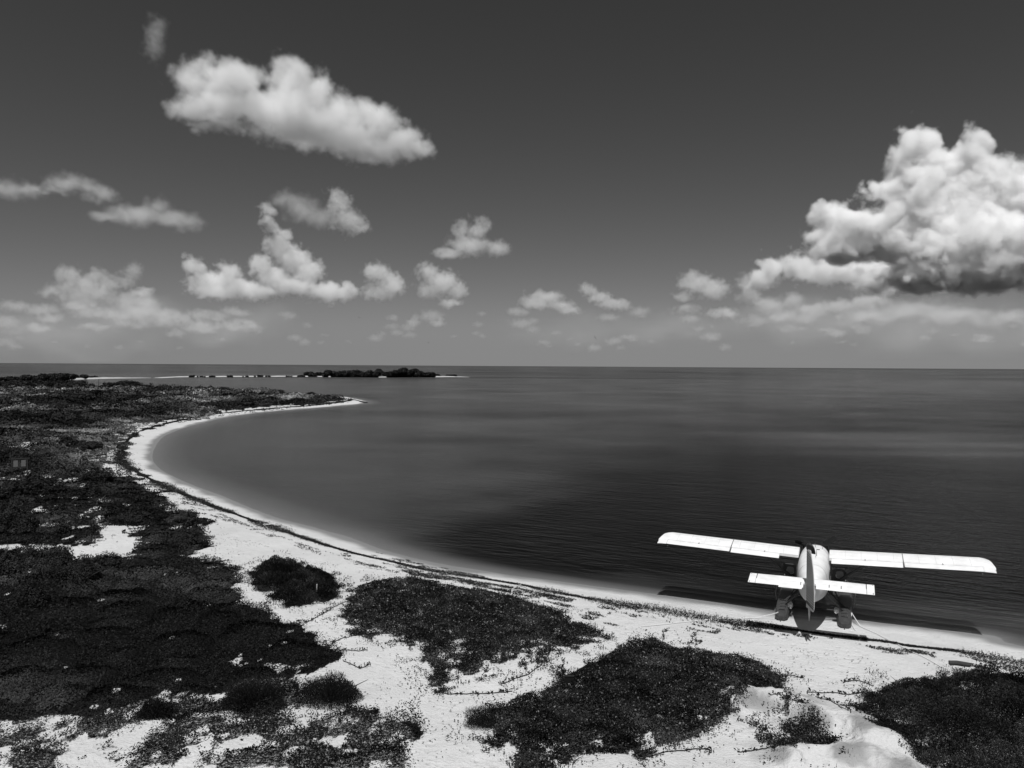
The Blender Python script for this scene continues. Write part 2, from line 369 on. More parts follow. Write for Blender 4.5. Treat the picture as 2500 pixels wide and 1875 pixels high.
dry = mth(N, L, 'ADD', .30, mth(N, L, 'ADD', mth(N, L, 'MULTIPLY', n1, .12), mth(N, L, 'ADD', mth(N, L, 'MULTIPLY', n2, .10), mth(N, L, 'MULTIPLY', n3, .16))))
sh = attr(N, 'shore'); shn = mth(N, L, 'ADD', sh, mth(N, L, 'MULTIPLY', mth(N, L, 'SUBTRACT', n3, .5), 3.0))
wet = rng(N, L, shn, .3, 1.7, 0, 1)
alb = mixf(N, L, wet, .185, dry)
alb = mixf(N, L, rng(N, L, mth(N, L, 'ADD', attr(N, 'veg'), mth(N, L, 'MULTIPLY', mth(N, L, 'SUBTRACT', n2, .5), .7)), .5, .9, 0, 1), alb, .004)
alb = mixf(N, L, attr(N, 'bed'), alb, .02)
alb = mixf(N, L, mth(N, L, 'MULTIPLY', attr(N, 'bank_dark'), .75), alb, .13)
# scattered scraps of dark litter on the dry sand
v = N.new('ShaderNodeTexVoronoi'); v.inputs['Scale'].default_value = 3.2; L.new(geo, v.inputs['Vector'])
spk = mth(N, L, 'MULTIPLY', rng(N, L, v.outputs['Distance'], .05, .11, 1, 0), rng(N, L, noi(N, L, geo, .5, 3), .5, .62, 0, 1))
alb = mixf(N, L, mth(N, L, 'MULTIPLY', mth(N, L, 'MULTIPLY', spk, .6), wet), alb, .06)
L.new(alb, p.inputs['Base Color']); p.inputs['Specular IOR Level'].default_value = .2
L.new(rng(N, L, shn, .2, 1.6, .35, .95), p.inputs['Roughness'])
bp = N.new('ShaderNodeBump'); bp.inputs['Strength'].default_value = .8; bp.inputs['Distance'].default_value = .16
L.new(mth(N, L, 'MULTIPLY', mth(N, L, 'ADD', mth(N, L, 'MULTIPLY', rng(N, L, vd.outputs['Distance'], 0, .4, 0, .55), rng(N, L, n3, .42, .58, .2, 1)), mth(N, L, 'ADD', n1, mth(N, L, 'MULTIPLY', n2, .6))), wet), bp.inputs['Height']); L.new(bp.outputs[0], p.inputs['Normal'])
me.materials.append(m)

kw = np.where((np.hypot(X, Y) < 20), False, True)
me = mesh_np('water', np.stack([X, Y, np.zeros(len(X))], 1), FC, {'depth': np.clip(-Z, 0, 5), 'bed': gs, 'shore': np.clip(-D, -5, 400)})
water = link('water', me, smooth_=True); tag(water, 'calm dark water of the bay reaching out to the horizon', 'water', kind='structure')
m, N, L, p = nodes_of('sea_water'); N.remove(p); out = N['Material Output']
geo = N.new('ShaderNodeNewGeometry').outputs['Position']
dep = attr(N, 'depth'); bed = attr(N, 'bed')
bn = noi(N, L, geo, .02, 4); bn2 = noi(N, L, geo, .0035, 4)
body = mixf(N, L, bed, mth(N, L, 'ADD', .010, mth(N, L, 'MULTIPLY', bn, .08)), .003)
far = N.new('ShaderNodeVectorMath'); far.operation = 'LENGTH'; L.new(geo, far.inputs[0])
fars = rng(N, L, far.outputs['Value'], 700, 1500, 0, 1)
body = mixf(N, L, fars, body, rng(N, L, bn2, .35, .65, .008, .05))
df = N.new('ShaderNodeBsdfDiffuse'); L.new(body, df.inputs[0])
tr = N.new('ShaderNodeBsdfTransparent'); tr.inputs[0].default_value = grey(.86)
opq = mth(N, L, 'SUBTRACT', 1, mth(N, L, 'POWER', 2.718, mth(N, L, 'MULTIPLY', dep, -2.6)), clamp=True)
mx = N.new('ShaderNodeMixShader'); L.new(opq, mx.inputs[0]); L.new(tr.outputs[0], mx.inputs[1]); L.new(df.outputs[0], mx.inputs[2])
mp = N.new('ShaderNodeMapping'); mp.vector_type = 'TEXTURE'; mp.inputs['Rotation'].default_value = (0, 0, math.radians(-26)); mp.inputs['Scale'].default_value = (2.4, .62, 1); L.new(geo, mp.inputs[0])
wv = mth(N, L, 'ADD', noi(N, L, mp.outputs[0], 1.1, 4, .55), mth(N, L, 'MULTIPLY', noi(N, L, mp.outputs[0], .35, 3), .9))
gust = rng(N, L, noi(N, L, geo, .03, 3), .35, .65, .45, 1)
bp = N.new('ShaderNodeBump'); bp.inputs['Distance'].default_value = .3
L.new(mth(N, L, 'MULTIPLY', gust, mth(N, L, 'MULTIPLY', .55, rng(N, L, attr(N, 'shore'), 0, 6, .15, 1))), bp.inputs['Strength']); L.new(wv, bp.inputs['Height'])
gl = N.new('ShaderNodeBsdfGlossy'); gl.inputs['Roughness'].default_value = .15; L.new(bp.outputs[0], gl.inputs['Normal'])
fr = N.new('ShaderNodeFresnel'); fr.inputs['IOR'].default_value = 1.33; L.new(bp.outputs[0], fr.inputs['Normal'])
m2_ = N.new('ShaderNodeMixShader'); L.new(mth(N, L, 'MULTIPLY', fr.outputs[0], .42), m2_.inputs[0]); L.new(mx.outputs[0], m2_.inputs[1]); L.new(gl.outputs[0], m2_.inputs[2])
L.new(m2_.outputs[0], out.inputs['Surface']); me.materials.append(m)
print('ground', time.time() - T0)

# ------------------------------------------------------------------ far sandbars
def bar(name, px, hw, h, m, label, cat, kind='structure', rough=.25, seed=1):
    c = curve(P(px, .2)[:, :2], 8); n = len(c); rr = np.random.default_rng(seed); rings = []
    hw = np.interp(np.linspace(0, 1, n), np.linspace(0, 1, len(hw)), hw)
    for i in range(n):
        t = c[min(i + 1, n - 1)] - c[max(i - 1, 0)]; t = t / np.hypot(*t); nn = np.array([-t[1], t[0]]); k = hw[i] * (1 + rough * (rr.random() - .5) * 2)
        e = min(1, 3 * min(i, n - 1 - i) / n + .15); hh = h * e * (1 + rough * (rr.random() - .5))
        rings.append([(c[i][0] + nn[0] * k * s, c[i][1] + nn[1] * k * s, z * hh - .5) for s, z in ((-1, 0), (-.6, .8), (-.15, 1.15), (.3, 1.05), (.7, .7), (1, 0))])
    b = MB(); b.loft([[Vector((q[0], q[1], q[2] + (.5 if 0 < k < 5 else 0))) for k, q in enumerate(r)] for r in rings]); o = b.build(name, m, None, True)
    return tag(o, label, cat, kind=kind)
sandm = mat('pale_sand', .40, .95, .2, noise=.15, nscale=.2); rock = mat('dark_reef', .02, .9)
bar('sandbar', [(40,932),(90,930.5),(130,928.3),(183,926),(242,924),(300,922.8),(366,922)], [5, 7, 7, 6, 7, 8, 4], 1.0, sandm, 'white sandbar curving out in front of the dark mangrove hill', 'sandbar')
bar('sandbar', [(384,922.5),(420,920.5),(480,919.6),(560,919.6),(660,919.2),(745,919),(830,920),(900,921)], [6, 9, 6, 4, 3.5, 4, 7, 6], .9, sandm, 'long thin white sandbar leading to the wooded islet', 'sandbar')
bar('sandbar', [(890,921),(960,920.5),(1040,920.6),(1090,919.8),(1146,920.3)], [6, 7, 8, 8, 4], 1.0, sandm, 'white sandbar tip sticking out right of the wooded islet', 'sandbar')
bar('reef', [(400,922.6),(520,922),(700,921.7),(860,922.6),(1000,922.6),(1146,922),(1250,922.2),(1400,923),(1560,923.6),(1700,924.8)], [3, 4, 4, 5, 5, 4, 6, 6, 5, 3], .55, rock, 'dark line of reef rubble awash across the bay', 'reef')

# ------------------------------------------------------------------ leaves
rg = np.random.default_rng(7)
def leaf_mesh(name, C, size, up=.5, asp=.62, out=None, tone=None, spiky=0):
    """one diamond-shaped leaf per point"""
    n = len(C); size = np.broadcast_to(size, n)
    q = rg.normal(size=(n, 3)); q /= np.linalg.norm(q, axis=1)[:, None]
    nr = q * .7 + np.array([0, 0, up]) + (0 if out is None else out * 1.3); nr /= np.linalg.norm(nr, axis=1)[:, None] + 1e-9
    t = np.cross(nr, rg.normal(size=(n, 3)))
    if spiky:
        t = rg.normal(size=(n, 3)) * .35 + np.array([0, 0, 1]) * spiky + (0 if out is None else out * .5)
    t /= np.linalg.norm(t, axis=1)[:, None] + 1e-9
    if spiky: nr = np.cross(t, rg.normal(size=(n, 3))); nr /= np.linalg.norm(nr, axis=1)[:, None] + 1e-9
    b = np.cross(nr, t); s = (size * (.65 + .7 * rg.random(n)))[:, None]
    lift = nr * s * .12
    V = np.stack([C - t * s * .5, C + b * s * asp * .5 + lift, C + t * s * .5, C - b * s * asp * .5 + lift], 1).reshape(-1, 3)
    Fc = np.arange(4 * n).reshape(n, 4)
    if tone is None: tone = np.ones(n)
    tn = np.repeat(tone * (.75 + .5 * rg.random(n)), 4)
    return mesh_np(name, V, Fc, {'tone': tn})
def lsize(r): return np.maximum(.075, .0021 * r)
def scatter(mask, r0, r1, lai, asp=.62, a0=-38, a1=38):
    """ground points, as many as leaves of the size used there need"""
    outp = []; e = r0
    while e < r1:
        f = min(e * 1.15, r1); s = float(lsize((e + f) / 2)); A = math.radians(a1 - a0) * (f * f - e * e) / 2
        n = int(lai * A / (.5 * asp * s * s)); k = 0
        r = np.sqrt(rg.random(n) * (f * f - e * e) + e * e); a = np.radians(a0 + (a1 - a0) * rg.random(n))
        x = r * np.sin(a); y = r * np.cos(a); g = mask(x, y); outp.append(np.stack([x[g], y[g]], 1)); e = f
    return np.vstack(outp)
def clumps(x, y): return np.clip((fbm(x, y, 1.7, 91, 3) - .28) * 1.9, 0.05, 1)
def domes(x, y, cell, seed, fill=.85):
    """rounded bushes growing side by side: height 0..1, outward lean, tone of the bush each point belongs to"""
    ix = np.floor(x / cell).astype(np.int64); iy = np.floor(y / cell).astype(np.int64); n = len(x)
    hb = np.zeros(n); gx = np.zeros(n); gy = np.zeros(n); tn = np.full(n, .55)
    for a in (-1, 0, 1):
        for b in (-1, 0, 1):
            jx = ix + a; jy = iy + b; cx = (jx + .15 + .7 * _hash(jx, jy, seed)) * cell; cy = (jy + .15 + .7 * _hash(jx, jy, seed + 1)) * cell
            R_ = cell * (.32 + .55 * _hash(jx, jy, seed + 2)) * (_hash(jx, jy, seed + 5) < fill); k = .35 + .65 * _hash(jx, jy, seed + 3)
            dx = x - cx; dy = y - cy; d = np.sqrt(dx * dx + dy * dy) / np.maximum(R_, 1e-3); hh = k * np.sqrt(np.clip(1 - d * d, 0, 1)); m = hh > hb
            hb = np.where(m, hh, hb); gx = np.where(m, dx / np.maximum(R_, 1e-3), gx); gy = np.where(m, dy / np.maximum(R_, 1e-3), gy); tn = np.where(m, .45 + 1.5 * _hash(jx, jy, seed + 4) ** 1.6, tn)
    return hb, np.stack([gx, gy, np.full(n, .35)], 1), tn
# the low scrub of the whole left side: nobody could count its plants
bxy = scatter(lambda x, y: cover(x, y, .14), 19, 470, .95, a0=-50, a1=14)
x, y = bxy.T; r = np.hypot(x, y); zg = ground(x, y)
patchy = fbm(x, y, 16, 45, 3); hmax = np.clip(.40 + .75 * smooth(.38, .64, patchy), .1, 1.1) * (1 + smooth(60, 250, r) * 1.0)
wob = (fbm(x, y, .8, 41, 3) - .5) * 1.0
near = r < 110
h1, o1, t1 = domes(x + wob, y - wob, 2.3, 11); h2, o2, t2 = domes(x + wob * 4, y - wob * 4, 6.5, 12)
hd = np.where(near, h1, h2); od = np.where(near[:, None], o1, o2); td = np.where(near, t1, t2)
h = hmax * (.15 + 1.15 * hd)
C = np.stack([x, y, zg + h * rg.random(len(x)) ** .45], 1)
tone = td * (.4 + 1.2 * smooth(.33, .68, fbm(x, y, 9, 65, 5))) * (.5 + fbm(x, y, .8, 66, 2)) * (1 + smooth(70, 160, r) * (-.3 + 7 * smooth(.40, .64, fbm(x, y, 26, 15, 5))))
o = link('scrub', leaf_mesh('scrub', C, lsize(r), tone=tone, out=od * .8), m=M['shrub'])
tag(o, 'low dark scrub carpeting the land left of the beach', 'scrub', kind='stuff')
print('scrub', len(x), time.time() - T0)

def bed(name, key, hmax, label, cat, m, lai=1.6, mound=1.2, spiky=0, asp=.62, up=.5, sz=1.0, runners=(), lump=1.3):
    """a bed of plants lying apart: leaves, woody stems and runners creeping over the sand"""
    poly = PATCHW[key]; P_ = np.array(poly); c = P_.mean(0); root = empty(name, (c[0], c[1], float(ground(c[0:1], c[1:2])[0])), label=label, cat=cat)
    rr = np.hypot(P_[:, 0], P_[:, 1]); aa = np.degrees(np.arctan2(P_[:, 0], P_[:, 1]))
    mk = lambda x, y: patch_mask(x, y, key, .16)
    q = scatter(mk, max(18, rr.min() - 2), rr.max() + 2, lai, asp, aa.min() - 2, aa.max() + 2); x, y = q.T
    d = segdist(x, y, poly, True); zg = ground(x, y)
    wb = (fbm(x, y, .5, 41, 3) - .5) * .8; hd, od, td = domes(x + wb, y - wb, lump, 31, .95)
    h = hmax * smooth(0, mound, d + .25) * (.35 + .85 * hd) + .05
    C = np.stack([x, y, zg + h * rg.random(len(x)) ** .55], 1) - np.array(root.location)
    tone = td * (.5 + 1.0 * smooth(.34, .68, fbm(x, y, 1.1, 65, 4)))
    link('foliage', leaf_mesh('foliage', C, lsize(np.hypot(x, y)) * sz, tone=tone, spiky=spiky, asp=asp, up=up, out=od * .6), root, m)
    for i in range(9):
        k = rg.integers(len(x)); p = Vector(C[k]); p.z = float(zg[k] - root.location.z)
        for j in range(2):
            e = p + Vector((rg.normal() * .4, rg.normal() * .4, float(h[k]) * .85)); MB().tube([p, (p + e) / 2 + Vector((rg.normal() * .06, rg.normal() * .06, 0)), e], [.02, .014, .006], 5).build('stem', M['bark'], root)
    for px in runners: runner(px, root)
    return root
def runner(px, root=None, leafy=1.0):
    pts = curve(G(px), 6); n = len(pts); pts[:, :2] += (np.random.default_rng(int(px[0][0])).random((n, 2)) - .5) * .10
    pts[:, 2] = ground(pts[:, 0], pts[:, 1]) + .03; o0 = np.array(root.location)
    b = MB(); b.tube([Vector(p - o0) for p in pts], .017, 4); b.build('runner', M['bark'], root)
    L_ = np.hypot(*np.diff(pts[:, :2], axis=0).T).sum(); k = max(6, int(L_ * 16 * leafy)); i = rg.random(k) ** .8 * (n - 1.001); j = i.astype(int); f = (i - j)[:, None]
    C = pts[j] * (1 - f) + pts[j + 1] * f + rg.normal(size=(k, 3)) * np.array([.07, .07, .02]) + np.array([0, 0, .06]) - o0
    link('leaves', leaf_mesh('leaves', C, .11, up=.2), root, M['leaf'])
bed('shrub_clump', 'oval', .85, 'oval shrub clump standing alone where the sand path forks', 'shrub clump', M['shrub'], lai=2.2, mound=1.5, spiky=.7, asp=.32, lump=1.1)
bed('plant_bed', 'middle', .55, 'large plant bed in the middle, between sand path and seaweed line', 'plant bed', M['leaf'], lai=1.5, mound=1.6,
    runners=[[(855,1465),(820,1480),(790,1498),(750,1520)], [(880,1550),(850,1556),(815,1568),(800,1586)], [(895,1588),(868,1590),(840,1588),(812,1586)], [(835,1612),(880,1632),(900,1622)], [(1060,1690),(1100,1696),(1180,1694),(1250,1690)], [(1340,1600),(1300,1640),(1220,1672)]])
bed('vine_bed', 'lower', .5, 'wide bed of glossy round-leaved vines at the bottom centre', 'vine bed', M['leaf'], lai=2.3, mound=1.1,
    runners=[[(1380,1650),(1372,1630),(1378,1610)], [(1890,1650),(1930,1650),(1962,1656)], [(1570,1850),(1640,1835),(1720,1830),(1735,1838)], [(1880,1690),(1905,1700),(1940,1712),(1975,1720)], [(1620,1565),(1620,1545),(1628,1540)],[(1680,1580),(1690,1560),(1700,1548)]])
bed('plant_bed', 'right', 1.05, 'tall dark plant bed at the right edge below the seaweed', 'plant bed', M['shrub'], lai=1.9, mound=2.0, spiky=.4, asp=.4,
    runners=[[(2110,1690),(2070,1696),(2030,1692),(1970,1690)], [(2130,1675),(2090,1662),(2060,1668)], [(2110,1725),(2070,1724),(2050,1722)], [(2080,1745),(2030,1712),(1990,1708)]])
bed('vine_bed', 'bank', .45, 'small vine bed in the hollow of the eroded sand bank', 'vine bed', M['leaf'], lai=1.5, mound=.8,
    runners=[[(1890,1800),(1862,1790),(1866,1780),(1856,1776)], [(1900,1822),(1850,1832),(1800,1838)]])
print('beds', time.time() - T0)

def bush(px, wpx, top, base, label, name='shrub', cat='shrub', m=None, spiky=.0, asp=.5, lai=2.6, squash=.75, group=None, tonev=1.0, up=.3):
    """a single bush: px centre, px width, px of its top and of its foot"""
    g = G([(px, base)])[0]; dist = math.hypot(g[0], g[1]); R_ = wpx / F * dist / 2
    hh = max(.35, (base - top) / F * dist * 1.0 - R_ * squash * (H - g[2]) / dist); hh = min(hh, R_ * 1.6)
    c = g[:2] * (1 + R_ * squash / dist); z0 = float(ground(c[0:1], c[1:2])[0])
    root = empty(name, (c[0], c[1], z0), label=label, cat=cat, group=group)
    s = float(lsize(dist)) ; n = int(min(26000, lai * 2 * math.pi * R_ * max(R_, hh) * .8 / (.5 * asp * s * s)) + 40)
    u = rg.normal(size=(n, 3)); u[:, 2] = np.abs(u[:, 2]); u /= np.linalg.norm(u, axis=1)[:, None]
    rad = rg.random(n) ** .4
    a = np.arctan2(u[:, 1], u[:, 0]); lob = .72 + .5 * vnoise(a * 1.6 + 7, u[:, 2] * 3, int(px)) + .25 * (vnoise(a * 4, u[:, 2] * 6, int(px) + 3) - .5)
    C = u * (rad * lob)[:, None] * np.array([R_, R_ * squash, hh])
    tone = tonev * (.6 + .8 * vnoise(C[:, 0] / R_ * 3 + 9, C[:, 2] / hh * 3, int(px) + 5))
    link('foliage', leaf_mesh('foliage', C, s, up=up, out=u * .8, tone=tone, spiky=spiky, asp=asp), root, m or M['shrub'])
    b = MB()
    for j in range(7):
        e = Vector((rg.normal() * .5 * R_, rg.normal() * .4 * R_, hh * (.6 + .25 * rg.random()))); k = max(.015, R_ * .03)
        b.tube([Vector((rg.normal() * .05 * R_, rg.normal() * .05 * R_, -.05)), e * .5 + Vector((0, 0, .05 * hh)), e], [k, k * .6, k * .25], 5)
    b.build('branch', M['bark'], root); return root
bush(806, 178, 1650, 1738, 'rounded feathery bush beside the sand path, right one of two', spiky=1.0, asp=.2, lai=2.4, squash=.7)
bush(616, 172, 1664, 1750, 'dark feathery bush left of the rounded bush by the path', spiky=1.0, asp=.2, lai=2.4, squash=.7)
bush(378, 90, 1712, 1762, 'small dark bush at the lower left edge of the scrub', spiky=.8, asp=.25)
bush(1172, 86, 1718, 1786, 'spiky grassy tuft at the left end of the bottom vine bed', 'grass_tuft', 'grass tuft', spiky=1.3, asp=.1, lai=1.2)
bush(325, 130, 1236, 1284, 'dense dark rounded shrub beside the bare sand hollow', asp=.6, lai=3.2, tonev=.6)
bush(440, 95, 1250, 1284, 'paler low shrub on the beach edge, right of the dark rounded shrub', tonev=1.5)
bush(450, 100, 1290, 1340, 'low shrub bulging out onto the sand above the big scrub', tonev=1.2)
for a in [(245,80,1150,1184,'broad shrub behind the small sand patches on the left'),(222,54,1182,1214,'dark shrub with ragged top left of the narrow sand gap',),(145,50,1234,1264,'dark shrub in the middle of the left scrub below the pale twigs'),
  (157,36,1276,1304,'upright shrub just above the sand path at the left'),(100,75,1172,1208,'broad shrub in front of the notice board'),(86,34,1148,1180,'small shrub right of the notice board'),(40,62,1104,1128,'dark shrub behind the notice board'),
  (165,56,1064,1094,'dark domed shrub inland of the bend of the beach'),(205,90,1078,1104,'wide low shrub right of the dark domed shrub'),(195,122,1368,1436,'large dark shrub below the left sand path'),(130,78,1340,1384,'shrub on the upper left, cut across by the sand path'),(85,68,1416,1486,'dark shrub near the left edge below the large one'),
  (265,70,1354,1392,'small round shrub right of the large dark shrub'),(450,54,1452,1500,'upright shrub rising from the middle of the big scrub'),(30,60,1176,1216,'shrub at the far left under the notice board'),(30,90,1230,1290,'shrub at the left edge above the sand path'),(20,80,1350,1420,'shrub at the left edge under the sand path'),(60,70,1258,1300,'shrub among scattered sand specks on the left')]:
    bush(*a, tonev=.75 + .5 * random.Random(a[0]).random(), squash=.6)
for a in [(25,56,1002,1022,'dark mound of shrub at the left edge far inland'),(155,70,1004,1022,'dark mound of shrub right of the one at the far left edge'),(40,80,969,980,'dark low thicket at the left edge in the distance'),(135,150,983,1003,'long dark thicket in the pale far grassland'),(230,110,978,992,'thicket ending the long dark one in the far grassland'),
  (270,120,969,978,'narrow dark thicket below the far crest'),(368,44,984,992,'small dark thicket in pale grass, left of a smaller one'),(425,34,984,990,'smallest dark thicket in pale grass near the far beach'),(660,52,971,979,'dark thicket near the end of the spit'),(692,28,958,966,'dark clump below the crest of the spit'),(728,40,972,980,'dark thicket closest to the spit point')]:
    bush(*a, tonev=.5, squash=.8, lai=2.2)
CR = 'dark shrubs along the far crest'
for a in [(311,70,932.5,947,'largest shrub mound on the far crest, right of the pole'),(268,40,935,946,'shrub mound between the pole and the largest mound'),(179,66,930,945,'shrub mound on the crest below the sandbar'),(142,56,929,944,'shrub mound left of the one below the sandbar'),(98,64,931,946,'shrub mound on the crest second from the left edge'),(35,90,929,946,'shrub mound on the crest at the left edge'),(215,50,938,950,'low shrub mound left of the pole on the crest'),(352,44,941,951,'shrub mound sloping down right of the largest mound'),
  (447,56,943,955,'wide shrub right of the dip in the crest'),(486,28,942,953,'round shrub left of the pair on the middle crest'),(514,22,941,954,'tall shrub sticking out of the middle crest'),(545,32,946,957,'shrub right of the tall one on the middle crest'),(604,24,949,958,'small shrub in the middle of the spit crest'),(644,28,946.5,960,'round pale topped shrub on the spit crest'),(680,34,951,962,'shrub right of the pale topped one on the spit'),(760,30,957,966,'last shrub on the crest towards the spit point')]:
    bush(*a, tonev=.45, squash=.7, lai=2.2, group=CR)
print('bushes', time.time() - T0)

# ------------------------------------------------------------------ trees of the islet and the far hill
def tree(px, wpx, top, base, label, group, name='mangrove_tree', lift=.12):
    q = P([(px, base)], .4)[0]; dist = float(np.hypot(q[0], q[1])); R_ = wpx / F * dist / 2 * 1.22; hh = (base - top) / F * dist
    root = empty(name, (q[0], q[1], .3), label=label, cat='tree', group=group); rr = np.random.default_rng(int(px * 7))
    nl = 7 + int(R_ / 2); cs = np.stack([rr.uniform(-.72, .72, nl) * R_, rr.uniform(-.6, .6, nl) * R_, np.zeros(nl)], 1)
    cr = rr.uniform(.34, .52, nl) * min(R_, hh); cs[:, 2] = hh * rr.uniform(.3, 1, nl) * (1 - .45 * (np.abs(cs[:, 0]) / R_) ** 2) - cr * .5
    cs[0] = (0, 0, hh - cr[0]); cs[:, 2] = np.clip(cs[:, 2], hh * lift + cr * .5, hh - cr)
    s = .0017 * dist; per = int(2.6 * 4 * math.pi * (cr ** 2).mean() / (.3 * s * s)); C = []; O = []
    for c, k in zip(cs, cr):
        u = rr.normal(size=(per, 3)); u /= np.linalg.norm(u, axis=1)[:, None]; C.append(c + u * (k * rr.random(per) ** .35)[:, None] * (1, 1, .9)); O.append(u)
    link('crown', leaf_mesh('crown', np.vstack(C), s, up=.2, out=np.vstack(O) * .7), root, M['tree'])
    b = MB()
    for i in range(4):
        e = Vector(cs[i]); f = Vector((rr.normal() * .1 * R_, rr.normal() * .1 * R_, -.4)); b.tube([f, f.lerp(e, .5) + Vector((0, 0, hh * .05)), e], [.03 * hh + .05, .02 * hh + .03, .05], 6)
    b.build('trunk', M['bark'], root); return root
IS = 'mangrove trees on the islet'
for a in [(758,26,907,919,'low dark tree left of the islet, on the sandbar'),(780,20,908.5,918,'thin sparse tree in the gap left of the islet'),(800,22,903,920.5,'rounded tree at the left end of the islet'),(816,18,906,920,'low tree filling in right of the rounded left tree'),(840,36,903.5,920.5,'tree in the left half of the islet wood'),(873,36,902,921.5,'broad tree left of the middle of the islet wood'),(903,38,902.3,921.5,'broad flat-topped tree in the middle of the islet wood'),(926,20,900,919,'small tree poking up at the right of the middle wood'),(942,16,907,918.5,'low bush-like tree in the gap of the islet'),
  (964,36,902,921.5,'sloping tree left in the right-hand wood'),(984,34,897,921.5,'tallest tree of the islet with knobbly top'),(1010,36,899,921.5,'tall tree right of the tallest one'),(1028,22,905,921,'drooping tree ending the right-hand wood'),(1046,26,907,921.5,'separate round tree right of the islet wood'),(1068,12,912,919.5,'small shrubby tree on the right sandbar'),(1093,14,914,919,'tiny dark tree in the middle of the right sandbar'),(1109,14,913.5,919,'tiny rounded tree near the end of the right sandbar'),
  (473,26,916.2,920,'low dark bushy tree on the left of the long sandbar'),(519,14,917,920,'tiny bushy tree next on the long sandbar'),(562,16,916.5,920.5,'small bushy tree in the middle of the long sandbar'),(632,20,915.5,919.5,'bushy tree on the right half of the long sandbar'),(656,16,916.8,919.5,'flat bushy tree right of the one on the right half'),(600,18,917.4,920,'very low dark tree between the middle and right half of the long sandbar'),(700,26,917.3,919.8,'low spreading tree on the sandbar approaching the islet'),(735,22,915.5,919.5,'low dark tree just left of the islet trees'),(495,16,917.6,920.3,'tiny tree between two others on the left of the long sandbar')]:
    tree(*a, group=IS, lift=.05)
for a in [(28,64,920,931,'mangrove at the left edge of the far hill'),(70,60,916,931,'mangrove rising left of the middle of the far hill'),(108,60,913.8,930,'mangrove in the middle of the far hill'),(148,66,912,927,'tallest mangrove of the far hill'),(186,50,915,925,'mangrove right of the tallest on the far hill'),(216,40,917.5,923,'low mangrove trailing off the far hill')]:
    tree(*a, group='mangroves on the far hill', lift=.02)
print('trees', time.time() - T0)

# ------------------------------------------------------------------ seaweed wrack
WR_PX = [(893,981),(859,975.5),(847,980),(765,990),(685,996),(583,1005),(502,1015),(449,1025),(397,1037),(356,1049),(334,1058),(317,1070),(305,1085),(297,1105),(295,1121),(305,1134),(315,1140),(346,1157),(386,1177),(427,1196),(450,1205),(506,1228),(579,1253),(651,1279),(723,1304),(803,1330),(889,1352),(962,1366),(1016,1379),(1106,1394),(1179,1406),(1269,1421),(1335,1437),(1419,1455),(1532,1474),(1612,1486),(1691,1502),(1787,1516),(1900,1530),(2020,1548),(2157,1566),(2217,1577),(2335,1590),(2407,1602),(2500,1618),(2700,1655)]
wr = curve(P(WR_PX, .4)[:, :2], 5)
def along(c, n):
    L_ = np.r_[0, np.cumsum(np.hypot(*np.diff(c, axis=0).T))]; s = rg.random(n) * L_[-1]; i = np.clip(np.searchsorted(L_, s) - 1, 0, len(c) - 2)
    f = ((s - L_[i]) / (L_[i + 1] - L_[i]))[:, None]; return c[i] * (1 - f) + c[i + 1] * f
def weeds(q, base, hh, tone=1.0):
    r = np.hypot(*q.T); z = ground(q[:, 0], q[:, 1]); return np.stack([q[:, 0], q[:, 1], z + .01 + hh * rg.random(len(q))], 1), np.maximum(base, .0018 * r)
PTS = []; SZ = []
q = along(wr, 150000); r = np.hypot(*q.T); keep = rg.random(len(q)) < np.clip(55 / r, .04, 1); q = q[keep]; r = r[keep]
wdt = (.12 + .8 * smooth(.3, .75, fbm(q[:, 0], q[:, 1], 4, 4, 3))) * np.where(r > 90, 1.2, 1); q = q + rg.normal(size=q.shape) * wdt[:, None] * .55
q = q[(fbm(q[:, 0], q[:, 1], 2.2, 14, 3) > .2)]; c, s = weeds(q, .09, .07); PTS.append(c); SZ.append(s)
BAND_PX = [([(450,1210),(520,1240),(640,1290),(760,1330),(900,1372),(1000,1385),(1120,1400),(1260,1425),(1400,1455),(1520,1478),(1640,1500),(1640,1512),(1480,1490),(1390,1480),(1300,1458),(1180,1428),(1060,1404),(960,1394),(850,1372),(740,1338),(620,1295),(520,1258),(440,1225)], .49),
  ([(960,1372),(1100,1398),(1260,1424),(1400,1458),(1390,1482),(1260,1444),(1120,1418),(1000,1396)], .40),
  ([(2060,1562),(2200,1580),(2330,1592),(2420,1606),(2600,1640),(2600,1668),(2500,1640),(2420,1632),(2360,1622),(2260,1602),(2160,1584),(2060,1572)], .47),
  ([(300,1048),(320,1046),(340,1050),(310,1075),(300,1100),(292,1125),(310,1140),(350,1160),(420,1196),(440,1215),(400,1200),(330,1160),(285,1138),(272,1128),(290,1100),(294,1070)], .5),
  ([(1700,1500),(1800,1512),(1960,1540),(2160,1568),(2300,1592),(2260,1604),(2100,1582),(1900,1552),(1760,1528)], .60),
  ([(420,1030),(600,1000),(760,986),(840,976),(850,982),(700,996),(560,1010),(440,1030)], .6), ([(900,1330),(1300,1420),(1800,1510),(1700,1580),(1300,1480),(800,1350)], .665)]
for px, th in BAND_PX:
    poly = P(px, .55)[:, :2]; pl = [tuple(a) for a in poly]; lo, hi = poly.min(0), poly.max(0); n = int(min(160000, (hi - lo).prod() * 260)); q = lo + rg.random((n, 2)) * (hi - lo)
    q = q[inside(q[:, 0], q[:, 1], pl)]; t = np.array([.86, -.5]); u_ = q @ t; w_ = q @ np.array([.5, .86])
    q = q[fbm(u_, w_ * 2.4, 1.3, 24, 4) > th]; r = np.hypot(*q.T); q = q[rg.random(len(q)) < np.clip(60 / r, .1, 1) ** 1.5]
    c, s = weeds(q, .1, .05); PTS.append(c); SZ.append(s)
